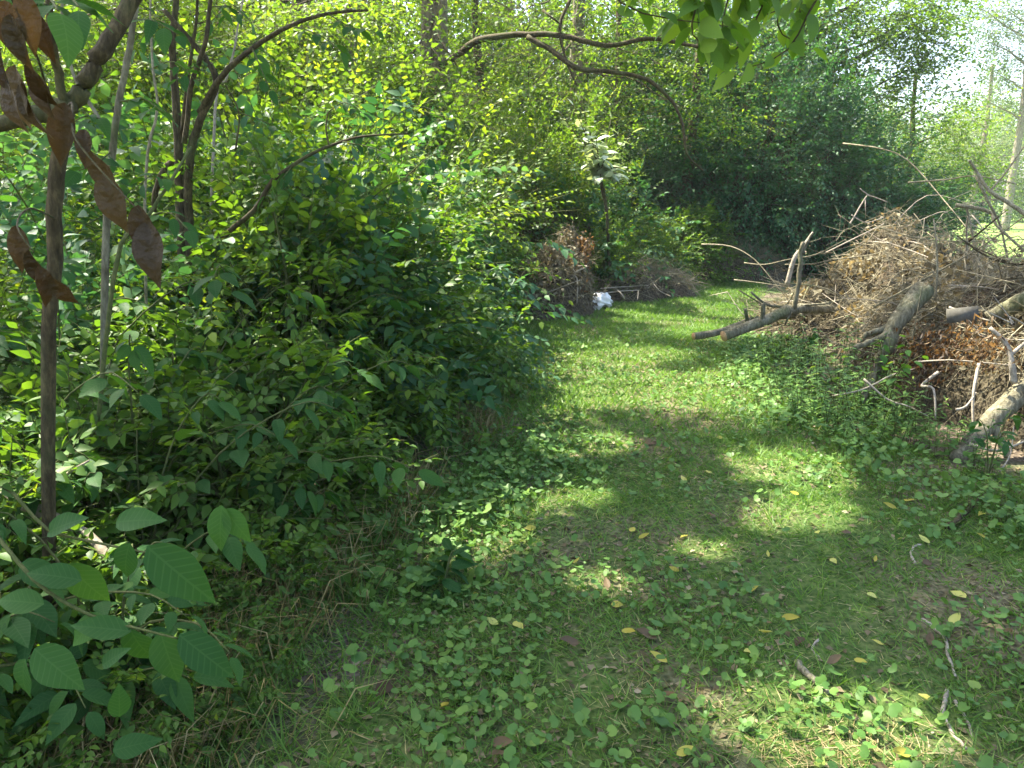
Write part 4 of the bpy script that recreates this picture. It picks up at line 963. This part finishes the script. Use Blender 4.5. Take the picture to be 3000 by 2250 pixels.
hR = bumpf((4.5, 6.0, 1.35, 1.5, 1.3), (5.0, 5.2, 1.7, 1.4, 1.6), (4.4, 7.4, 1.1, 1.4, .95), (4.5, 8.8, .95, 1.2, 1.3), (3.7, 9.3, .9, .9, .5))
heapR, zR = heap('brush_heap', 'largest tangled heap of cut branches, roots and dead leaves beside the lane', hR, 2.3, 6.8, 3.4, 11.2, 7500, 9000, M_DEAD, M_TWIG, .6, .06)
h1 = bumpf((.6, 11.3, .62, .8, .85), (.35, 11.1, .5, .7, .6), (.85, 11.5, .36, .6, 1.05))
heap1, z1 = heap('brush_heap', 'brown-leaved brush heap against the thicket next to the white bag', h1, -.4, 1.7, 10.1, 12.6, 900, 5200, M_DEAD, M_TWIG, .5, .07, tint=.42, drape=1.)
h2 = bumpf((2.05, 13.0, .55, .6, .5), (2.6, 13.3, .6, .6, .42), (1.75, 12.8, .4, .5, .35))
heap2, z2 = heap('brush_heap', 'low heap of bare twigs between the white bag and the lane', h2, 1.1, 3.4, 12.0, 14.2, 1100, 900, M_DEAD, M_TWIG, .6, .06)
h3 = bumpf((4.4, 16.0, .8, .6, .65), (5.0, 16.2, .7, .6, .5))
heap3, z3 = heap('brush_heap', 'greyish twig heap below the dark shrubs where the lane ends', h3, 3.3, 6.0, 15.1, 17.1, 1300, 700, M_DEAD, M_TWIG, .7, .06)
# rust-coloured needles on the large heap, and the leaves of the brown bough
def leaf_patch(parent, off, boxes, mat, size, name, tpl=L_NARROW, down=.8):
    gg = Geo()
    for c, sg, n, ti in boxes:
        p = c + rng.normal(size=(n, 3)) * np.array(sg)
        ax = rng.normal(size=(n, 3)) * np.array([.7, .7, .4]) - UP * down
        V, F = scatter(tpl, p - off, ax, rng.normal(size=(n, 3)) + np.array([0, -.8, .3]), size * (.5 + .9 * rng.random(n)))
        V[:, 2] = np.maximum(V[:, 2], .01)
        gg.add(V, F, np.repeat(np.clip(ti + .18 * rng.normal(size=n), 0, 1), len(tpl[0])))
    q = obj(name, gg.mesh(name, mat), parent); q['kind'] = 'stuff'
    return q
offR = np.array(heapR.location)
tag(leaf_patch(heapR, offR, [(at(2760, 1000, 5.6), (.14, .2, .07), 600, .3), (at(2700, 1060, 5.7), (.14, .2, .07), 450, .25), (at(2880, 1010, 5.1), (.08, .12, .08), 420, .8)], M_RUST, .042, 'rusty_needles'), 'rust-brown dead needles')
off1 = np.array(heap1.location)
tag(leaf_patch(heap1, off1, [(at(1705, 760, 11.3), (.07, .1, .16), 300, .75), (at(1722, 715, 11.3), (.05, .08, .07), 90, .85), (at(1680, 840, 11.1), (.14, .14, .1), 240, .5), (at(1712, 705, 11.3), (.03, .03, .03), 20, .8)], M_RUST, .06, 'orange_leaves', L_SMALL), 'orange-brown dead leaves')

# loose tangle of long thin twigs standing off each heap
def tangle(o, zf, hf, x0, x1, y0, y1, n, L, rise, r0=.003, r1=.004, mat=None, bend=.1):
    off = np.array(o.location); gg = Geo()
    x, y = spots(n * 6, x0, x1, y0, y1, lambda x, y: np.clip(hf(x, y) * 1.6 - .2, 0, 1))
    for a, b_ in zip(x[:n], y[:n]):
        z = float(zf(np.array([a]), np.array([b_]))[0]); t = rng.random() * 6.28; l = L * (.5 + .8 * rng.random())
        p = np.array([a, b_, max(z - .1, .02)]); d = nrm(np.array([math.cos(t), math.sin(t), rise * (.1 + rng.random())]))
        q = p + d * l; m = (p + q) / 2 + rng.normal(size=3) * l * bend
        q[2] -= .12 * l
        if min(p[2], q[2]) < .02: q[2] = max(q[2], .02)
        r = r0 + r1 * rng.random() ** 2
        gg.add(*tube([p - off, m - off, q - off], [r, r * .35], 4 if r < .008 else 6, cap=False))
        for _ in range(2):
            w = m + (q - m) * rng.random(); e = w + nrm(d + .8 * rng.normal(size=3)) * l * .3
            gg.add(*tube([w - off, e - off], [r * .6, r * .2], 3, cap=False))
    k_ = obj('tangle', gg.mesh('tangle', mat or M_TWIG, True), o); k_['kind'] = 'stuff'
tangle(heapR, zR, hR, 2.7, 6.5, 3.8, 10.9, 420, .75, .8, bend=.16)
tangle(heapR, zR, hR, 2.9, 6.5, 3.8, 10.5, 70, 1.0, .5, .009, .012, M_BARKG, .12)
tangle(heapR, zR, hR, 2.9, 6.5, 3.8, 10.5, 70, .8, .7, .006, .006, M_TWIGB, .16)
tangle(heapR, zR, hR, 2.9, 6.5, 3.8, 10.5, 60, .9, .6, .006, .01, M_BARKD, .14)
leaf_patch(heapR, np.array(heapR.location), [(np.array([x_, y_, float(zR(np.array([x_]), np.array([y_]))[0]) + .02]), (.12, .14, .09), 150, t_) for x_, y_, t_ in [(3.7, 5.2, .3), (3.6, 6.2, .5), (3.7, 7.0, .2), (3.8, 8.2, .6), (4.0, 9.0, .7), (4.4, 8.4, .5), (3.9, 6.6, .6), (4.2, 5.4, .3), (4.3, 7.6, .4), (3.6, 9.2, .5), (4.6, 9.4, .6), (3.9, 7.7, .25)]], M_DEAD, .08, 'hanging_dead_leaves', L_SMALL)
tangle(heap1, z1, h1, -.1, 1.5, 10.4, 12.3, 60, .6, .6)
tangle(heap2, z2, h2, 1.3, 3.2, 12.3, 14, 80, .6, .7)
tangle(heap3, z3, h3, 3.5, 5.8, 15.3, 16.9, 90, .8, .8)

# ---- cut logs and branches, each its own thing
def cut_branch(name, label, pix, r0, r1, bark, subs=(), cut0=True, cut1=False, cat='log', group=None, sides=14, rough=.05):
    P = np.array([at(*p) for p in pix]); b = P[0].copy()
    o = thing(name, label, cat, tuple(b), group)
    gg = Geo(); gg.add(*tube(P - b, np.linspace(r0, r1, len(P)), sides, rough=rough, jitter=.06))
    w_ = obj('wood', gg.mesh('wood', bark, True), o)
    for end, on, r, q in ((0, cut0, r0, 1), (-1, cut1, r1, -2)):
        if not on: continue
        d = nrm(P[end] - P[q]); A = nrm(np.cross(d, [0, .1, 1])); B = np.cross(d, A)
        k = np.linspace(0, 2 * math.pi, 14, endpoint=False); c = P[end] - b + d * .004
        ring = c + (np.cos(k)[:, None] * A + np.sin(k)[:, None] * B) * r * .93
        ring2 = c - d * .006 + (np.cos(k)[:, None] * A + np.sin(k)[:, None] * B) * r * .99
        V = np.vstack([c, ring, ring2]); kk = np.arange(14); k2 = (kk + 1) % 14
        F = np.concatenate([np.stack([0 * kk, 1 + kk, 1 + k2], 1), np.stack([1 + kk, 15 + kk, 15 + k2], 1), np.stack([1 + kk, 15 + k2, 1 + k2], 1)])
        obj('cut_face', make_mesh('cut_face', V, F, M_WOOD), w_)
    for spix, s0, s1 in subs:
        S = np.array([at(*p) for p in spix]); gg = Geo(); gg.add(*tube(S - b, np.linspace(s0, s1, len(S)), 7, rough=.05, jitter=.2))
        obj('side_branch', gg.mesh('side_branch', bark, True), o)
    return o
cut_branch('cut_log', 'thicker sawn log of a pair jutting from the heap over the lane', [(2120, 985, 7.9), (2240, 940, 8.05), (2310, 910, 8.2), (2380, 905, 8.4), (2440, 905, 8.7), (2520, 900, 9.0)], .060, .05, M_BARKG,
           [([(2232, 945, 8.02), (2236, 900, 8.0), (2238, 890, 8.0)], .026, .022), ([(2326, 905, 8.2), (2340, 830, 8.2), (2350, 720, 8.2), (2352, 716, 8.2)], .026, .018), ([(2350, 745, 8.2), (2370, 700, 8.2), (2382, 680, 8.2)], .016, .005),
            ([(2330, 900, 8.25), (2370, 893, 8.3), (2420, 890, 8.4)], .018, .01), ([(2318, 915, 8.15), (2300, 950, 8.1)], .014, .01)])
cut_branch('cut_log', 'thinner sawn log of a pair with orange cut end over the lane', [(2032, 985, 8.3), (2110, 972, 8.4), (2170, 950, 8.5), (2230, 935, 8.6), (2320, 925, 8.8), (2420, 915, 9)], .040, .03, M_BARKG,
           [([(2176, 950, 8.5), (2190, 938, 8.45), (2184, 905, 8.4)], .026, .018), ([(2190, 940, 8.5), (2215, 930, 8.5), (2230, 934, 8.5)], .022, .018)])
cut_branch('dead_branch', 'forked grey branch lying on top of the two sawn logs', [(2200, 855, 8.5), (2235, 885, 8.5), (2270, 898, 8.5), (2340, 897, 8.5), (2400, 893, 8.6), (2470, 880, 8.8)], .012, .022, M_BARKG,
           [([(2165, 850, 8.5), (2230, 890, 8.5)], .008, .006), ([(2300, 897, 8.5), (2320, 870, 8.45), (2325, 855, 8.4)], .010, .004)], cut0=False, cat='branch')
cut_branch('dead_branch', 'leaning pale branch lit by the sun behind the upright stub', [(2305, 840, 8.9), (2325, 760, 8.9), (2350, 725, 8.9), (2382, 680, 8.9)], .03, .012, M_TWIGB, cut0=False, cat='branch')
cut_branch('sawn_log', 'thick sawn trunk section leaning on the heap, top freshly cut', [(2705, 850, 6.1), (2660, 905, 6.0), (2625, 950, 5.95), (2600, 1010, 5.9), (2570, 1080, 5.85), (2545, 1130, 5.8), (2525, 1180, 5.75)], .085, .02, M_BARKG, [([(2640, 935, 5.95), (2590, 985, 5.9), (2540, 1005, 5.85), (2500, 1020, 5.85)], .03, .02), ([(2630, 945, 6.0), (2560, 975, 6.0), (2530, 985, 6.0)], .028, .02),
           ([(2715, 870, 6.1), (2690, 905, 6.05), (2640, 930, 5.95)], .012, .008)], cat='log')
cut_branch('dead_limb', 'mossy limb slanting out of the heap near the ground', [(3080, 1090, 5.0), (3000, 1150, 4.9), (2920, 1215, 4.8), (2850, 1290, 4.7), (2800, 1350, 4.6)], .075, .045, M_BARKG, [([(2900, 1230, 4.75), (2930, 1290, 4.7), (2950, 1340, 4.65)], .03, .02)], cut0=False, cat='limb')
cut_branch('dead_limb', 'stout dark limb end high on the heap', [(3080, 840, 5.3), (3000, 880, 5.4), (2950, 905, 5.5), (2900, 930, 5.6)], .065, .05, M_BARKG, cut0=False, cat='limb')
cut_branch('dead_limb', 'bleached forked limb below the rusty needles', [(2900, 960, 5.0), (2950, 1010, 4.95), (2965, 1070, 4.9), (2970, 1120, 4.9)], .012, .022, M_TWIGB, [([(2960, 1040, 4.93), (3010, 1000, 4.95), (3040, 980, 5)], .012, .008)], cut0=False, cat='limb')
for k, (pix, r) in enumerate([([(2055, 716, 9.6), (2140, 722, 9.4), (2210, 760, 9.2), (2270, 830, 9.0), (2310, 880, 8.9)], .010), ([(2180, 770, 9.4), (2240, 775, 9.2), (2310, 760, 9.0), (2390, 745, 8.9), (2480, 700, 8.8)], .007),
                              ([(2300, 775, 9.2), (2400, 770, 9.2), (2500, 730, 9.2), (2600, 680, 9.2)], .007), ([(2150, 820, 9), (2220, 828, 8.9), (2300, 840, 8.8)], .010), ([(2440, 760, 8.8), (2560, 745, 8.7), (2620, 720, 8.6)], .008)]):
    cut_branch('dead_branch', 'thin arching bare branch sticking out above the sawn logs', pix, r, r * .4, M_TWIG, cut0=False, cat='branch', group='bare branches above the sawn logs', sides=6)
for pix, r, sub in [([(2490, 655, 9), (2500, 640, 9), (2535, 580, 9), (2550, 574, 9), (2600, 592, 9)], .010, [([(2550, 574, 9), (2535, 565, 9), (2520, 552, 9)], .008, .005), ([(2535, 582, 9), (2536, 640, 9)], .005, .003)]),
                    ([(2495, 630, 9), (2510, 640, 9), (2540, 652, 9), (2590, 636, 9)], .007, []), ([(2420, 740, 8.8), (2460, 720, 8.7), (2540, 680, 8.6), (2590, 655, 8.6)], .009, [])]:
    cut_branch('dead_branch', 'pale crooked twig standing on the peak of the largest heap', pix, r, r * .5, M_TWIGB, sub, cut0=False, cat='branch', group='crooked twigs on the heap peak', sides=6)
for pix, r in [([(3080, 690, 6), (2980, 610, 6.2), (2900, 560, 6.3), (2860, 500, 6.4), (2840, 470, 6.4)], .02), ([(2660, 535, 7), (2780, 525, 6.8), (2860, 515, 6.6), (2980, 540, 6.4)], .008), ([(2560, 660, 7), (2700, 700, 6.6), (2850, 706, 6.3), (3040, 700, 6)], .006), ([(2560, 900, 7), (2740, 800, 6.6), (2880, 720, 6.4), (3020, 620, 6.2)], .010),
               ([(2800, 600, 6.6), (2900, 620, 6.5), (2920, 660, 6.4), (3030, 760, 6.2)], .018), ([(2740, 880, 6.3), (2745, 760, 6.4), (2735, 640, 6.5)], .011), ([(2470, 420, 9.5), (2580, 435, 9), (2660, 470, 8.5), (2760, 580, 8), (2850, 690, 7.2)], .009), ([(2830, 600, 6.6), (2850, 690, 6.5), (2870, 760, 6.4)], .010),
               ([(2900, 560, 6.3), (2950, 500, 6.3), (3020, 400, 6.3)], .010), ([(2860, 515, 6.5), (2900, 600, 6.4), (2930, 660, 6.4), (2960, 800, 6.3)], .014)]:
    cut_branch('dead_branch', 'long grey bare branch tangled across the top of the largest heap', pix, r, r * .5, M_TWIG, cut0=False, cat='branch', group='grey branches over the largest heap', sides=7)
for pix, r in [([(2750, 1090, 5.2), (2700, 1130, 5.2), (2735, 1140, 5.1), (2740, 1230, 5.0)], .012), ([(2870, 1060, 5.0), (2855, 1130, 4.9), (2850, 1200, 4.85), (2853, 1270, 4.8)], .012), ([(2530, 1110, 5.3), (2600, 1170, 5.2), (2660, 1190, 5.1), (2720, 1220, 5.0)], .008), ([(2440, 1160, 5.4), (2530, 1140, 5.3), (2610, 1100, 5.3), (2680, 1080, 5.4)], .007),
               ([(2680, 1060, 5.3), (2780, 1055, 5.1), (2880, 1062, 5.0), (2960, 1070, 4.9)], .006), ([(2780, 900, 5.6), (2850, 925, 5.5), (2900, 940, 5.4)], .009), ([(2840, 1300, 4.6), (2920, 1320, 4.5), (3010, 1290, 4.5)], .010), ([(2930, 1380, 4.3), (2960, 1330, 4.4), (2970, 1250, 4.5)], .006), ([(2800, 1200, 4.8), (2830, 1190, 4.8), (2860, 1150, 4.9)], .009)]:
    cut_branch('dead_branch', 'short dry branch poking from the low front of the largest heap', pix, r, r * .5, M_TWIGB, cut0=False, cat='branch', group='dry branches at the heap front', sides=7)
for pix, r in [([(1530, 875, 10.8), (1600, 858, 10.6), (1660, 835, 10.5), (1700, 820, 10.5)], .009), ([(1650, 765, 11), (1660, 800, 10.9), (1690, 815, 10.8), (1690, 890, 10.6)], .014), ([(1680, 800, 10.8), (1720, 780, 10.8), (1690, 780, 10.9)], .012), ([(1560, 870, 10.8), (1590, 910, 10.6)], .008)]:
    cut_branch('dead_branch', 'dry branch poking out of the brown-leaved heap', pix, r, r * .5, M_TWIGB, cut0=False, cat='branch', group='dry branches in the brown-leaved heap', sides=6)
for pix, r in [([(1750, 865, 12), (1800, 855, 12.2), (1870, 850, 12.4)], .014), ([(1760, 845, 12.2), (1830, 840, 12.4), (1900, 836, 12.6)], .010), ([(1800, 855, 12.1), (1815, 855, 12), (1830, 875, 11.9)], .014), ([(1870, 850, 12.3), (1868, 878, 12)], .010), ([(1905, 815, 12.8), (1930, 850, 12.5), (1965, 868, 12.3)], .010), ([(1990, 856, 12.9), (2020, 850, 13.0)], .016)]:
    cut_branch('dead_branch', 'bleached stick lying across the low twig heap', pix, r, r * .6, M_TWIGB, cut0=False, cat='branch', group='bleached sticks on the low heap', sides=6)
# grey weathered board stuck in the heap
def box(sx, sy, sz):
    V = np.array([(a, b, c) for a in (-1, 1) for b in (-1, 1) for c in (-1, 1)], float) * np.array([sx, sy, sz]) / 2
    return V, np.array([(0, 1, 3, 2), (4, 6, 7, 5), (0, 4, 5, 1), (2, 3, 7, 6), (0, 2, 6, 4), (1, 5, 7, 3)])
V, F = box(.2, .016, .10); V[4:, 2] += .015
M_GREY = bark_mat('grey_slab', (.045, .042, .034), (.085, .08, .066), (.13, .125, .105), 4, 1, .1)
o = obj('board', make_mesh('board', V, F, M_GREY)); o.location = at(2820, 925, 5.35); o.rotation_euler = (R(-14), R(-4), R(-12))
tag(o, 'grey weathered board jammed in the heap above the rusty needles', 'board')

# ------------------------------------------------------------------ white plastic bag
def bag():
    nu, nv = 40, 22
    V = []
    for j in range(nv + 1):
        t = j / nv
        prof = (.145 + .035 * math.sin(t * 3.0)) * (1 - .55 * t ** 2.5)
        for i in range(nu):
            a = 2 * math.pi * i / nu
            fold = 1 + .16 * math.sin(7 * a + 2.2 * t) * (.3 + .7 * t) + .07 * math.sin(13 * a - 3 * t)
            arch = max(0, math.cos(a + math.pi / 2 - .5)) ** 10 * .075 * max(0, 1 - t * 2.4)      # lifted hem
            fold *= 1 + .14 * math.sin(3 * a + 9 * t) * math.sin(11 * t + 2 * a)
            V.append((prof * fold * math.cos(a) + .06 * t * t, prof * .72 * fold * math.sin(a), .27 * t + arch + .012 * math.sin(5 * a + 7 * t)))
    F = []
    for j in range(nv):
        for i in range(nu):
            a, b = j * nu + i, j * nu + (i + 1) % nu
            F += [(a, b, b + nu), (a, b + nu, a + nu)]
    V.append((.06, 0, .25)); c = len(V) - 1
    F += [(nv * nu + i, nv * nu + (i + 1) % nu, c) for i in range(nu)]
    return np.array(V), np.array(F)
m, nt, bb, out = new_mat('white_plastic'); bb.inputs['Base Color'].default_value = (.70, .70, .68, 1); bb.inputs['Roughness'].default_value = .4; bb.inputs['Subsurface Weight'].default_value = 0
nz = node(nt, 'ShaderNodeTexNoise'); nz.inputs['Scale'].default_value = 25; bp = node(nt, 'ShaderNodeBump'); bp.inputs['Strength'].default_value = .5; bp.inputs['Distance'].default_value = .01
nt.links.new(nz.outputs[0], bp.inputs['Height']); nt.links.new(bp.outputs[0], bb.inputs['Normal'])
V, F = bag()
o = obj('plastic_bag', make_mesh('plastic_bag', V, F, m, smooth=True)); o.location = (1.3, 11.75, float(ground_z(1.3, 11.75)) - .004); o.rotation_euler.z = .2; o.scale = (1.2, 1.1, .9)
tag(o, 'crumpled white plastic bag slumped between two brush heaps', 'plastic bag')

# ------------------------------------------------------------------ weeds on the right verge
def weed_proto():
    gg, tt = Geo(), Geo()
    for _ in range(9):
        b = rng.normal(size=2) * .11; h = .25 + .3 * rng.random()
        top = np.array([b[0] + rng.normal() * .08, b[1] + rng.normal() * .08, h]); bb_ = np.array([b[0], b[1], -.01])
        tt.add(*tube([bb_, (bb_ + top) / 2 + rng.normal(size=3) * .01, top], [.003, .0015], 5))
        nn = 8
        for j in range(nn):
            t = .25 + .75 * j / (nn - 1); p = bb_ + (top - bb_) * t
            a = j * 1.57 + rng.normal() * .3
            for q in (0, math.pi):
                ax = np.array([[math.cos(a + q), math.sin(a + q), .25 - .5 * rng.random()]])
                V, F = scatter(L_NARROW if rng.random() < .7 else L_SMALL, p[None], ax, UP[None] + .2 * rng.normal(size=(1, 3)), np.array([(.09 - .045 * t) * (.8 + .5 * rng.random())]))
                gg.add(V, F, float(np.clip(.5 + .3 * (t - .5) + .15 * rng.normal(), 0, 1)))
    return gg.mesh('weed_leaves', M_VIOLET), tt.mesh('weed_stems', M_TWIGG, True), None
PROTO['weed'] = [weed_proto() for _ in range(4)]
for px, py, s in [(2250, 1040, .9), (2330, 1060, 1), (2420, 1090, 1.1), (2300, 1110, .9), (2380, 1140, 1), (2480, 1150, 1.1), (2550, 1190, .9), (2450, 1210, .95), (2330, 1170, .7), (2540, 1120, 1.1), (2480, 1080, 1.1), (2400, 1190, .75), (2600, 1240, .8), (2230, 1090, .6),
                  (2680, 1250, .8), (2760, 1290, .7), (2290, 1000, .8), (2360, 1020, .9), (2500, 1260, .6), (2850, 1330, .7), (2250, 1130, .5), (2570, 1150, 1.1), (2200, 1060, .5)]:
    p = gnd(px, py + 60)
    place('weed', p[0], p[1], s * 1.05, *(('leafy green weed with narrow leaves below the sawn logs', 'weeds below the sawn logs') if px < 2400 else ('leafy green weed with narrow leaves before the leaning sawn trunk', 'weeds before the leaning trunk') if px < 2600 else ('low leafy weed before the hollow of the largest heap', 'weeds before the heap hollow')), name='weed', cat='weed')
# heart-leaved plant climbing against the sawn trunk
HRT = []
for w in (.36, .33):
    HRT.append(near_leaf_mesh(6, w, .12, .2, .01, M_LEAFB, 'leaf', .75))
b = gnd(2590, 1240)
sapling('heart_leaved_plant', 'plant with pale heart-shaped leaves before the leaning sawn trunk', 'plant', b,
        [([b, at(2600, 1120, 5.35), at(2580, 1020, 5.35), at(2590, 985, 5.3)], .005, .002, 7), ([b, at(2620, 1120, 5.3), at(2660, 1040, 5.3), at(2650, 990, 5.3)], .005, .002, 7), ([b, at(2600, 1140, 5.3), at(2640, 1080, 5.2), at(2700, 1040, 5.2)], .005, .002, 7)], .085, meshes=HRT, droop=.6, start=.4)
sprig(*gnd(2340, 1110)[:2], .45, 6, .09, 'single tall weed with broad pale leaves below the sawn logs', None, (0, 0), 2, 'tall_weed', .15)
sprig(*gnd(2890, 1420)[:2], .45, 6, .08, 'small seedling tree with fresh leaves before the mossy limb', None, (0, 0), 3, 'seedling', .3)
sprig(*gnd(1300, 1740)[:2], .16, 6, .10, 'fresh palmate seedling spreading on the verge', None, (.3, -.3), 3, 'seedling', .6)

# ------------------------------------------------------------------ overhanging tree on the open side; its leaves droop into the top of the view
M_BACKLIT = leaf_mat('backlit_leaf', [(0, (.07, .15, .02)), (.5, (.11, .21, .03)), (1, (.18, .27, .04))], trans=.55, tcol=(1.6, 1.6, .5), veins=True, objvar=.9)  # lighter green stands in for backlight on these leaves
BACKLIT = [near_leaf_mesh(7, .26, .2, .2, .012, M_BACKLIT, 'leaf', .5), near_leaf_mesh(7, .24, .14, .3, .014, M_BACKLIT, 'leaf', .6)]
base = np.array([4.6, .6, 0.])
o = thing('overhanging_tree', 'tree reaching over the lane with drooping leaves coloured light as if backlit', 'tree', tuple(base))
pts = np.array([(0, 0, -.05), (-.1, .1, 1.5), (-.2, .3, 3.0), (-.5, .6, 4.5), (-.9, 1.0, 6)])
gg = Geo(); gg.add(*tube(pts, [.16, .13, .11, .09, .06], 14, rough=.06)); obj('trunk', gg.mesh('trunk', M_BARK, True), o)
gg, kk = Geo(), Geo()
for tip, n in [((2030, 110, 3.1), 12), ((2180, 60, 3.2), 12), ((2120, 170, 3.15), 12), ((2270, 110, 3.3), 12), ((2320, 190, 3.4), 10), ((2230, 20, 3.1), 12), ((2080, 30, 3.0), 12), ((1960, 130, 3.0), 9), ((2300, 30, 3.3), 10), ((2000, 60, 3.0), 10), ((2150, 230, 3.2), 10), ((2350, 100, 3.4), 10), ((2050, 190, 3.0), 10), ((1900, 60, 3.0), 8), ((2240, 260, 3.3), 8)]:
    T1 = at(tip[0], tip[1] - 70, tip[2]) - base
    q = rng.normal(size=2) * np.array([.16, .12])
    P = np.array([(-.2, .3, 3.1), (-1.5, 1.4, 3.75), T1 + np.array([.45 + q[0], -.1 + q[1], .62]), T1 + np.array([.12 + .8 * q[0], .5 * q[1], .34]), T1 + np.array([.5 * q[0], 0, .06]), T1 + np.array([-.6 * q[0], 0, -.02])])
    leafy_stem(o, gg, base, P, .012, .0012, n + 2, .115, start=.6, droop=.35, meshes=BACKLIT, flat=.5)
obj('limb', gg.mesh('limb', M_BARKD, True), o)

# ------------------------------------------------------------------ summer haze in the air
V, F = box(260, 240, 19.5)
V = V + np.array([20, 60, 8.0])
hm = bpy.data.materials.new('haze'); hm.use_nodes = True
hn = hm.node_tree; hn.nodes.remove(hn.nodes['Principled BSDF'])
pv = node(hn, 'ShaderNodeVolumePrincipled')
pv.inputs['Color'].default_value = (.86, .93, 1, 1); pv.inputs['Density'].default_value = .0008; pv.inputs['Anisotropy'].default_value = .3
hn.links.new(pv.outputs[0], hn.nodes['Material Output'].inputs['Volume'])
tag(obj('haze', make_mesh('haze', V, F, hm)), kind='stuff')
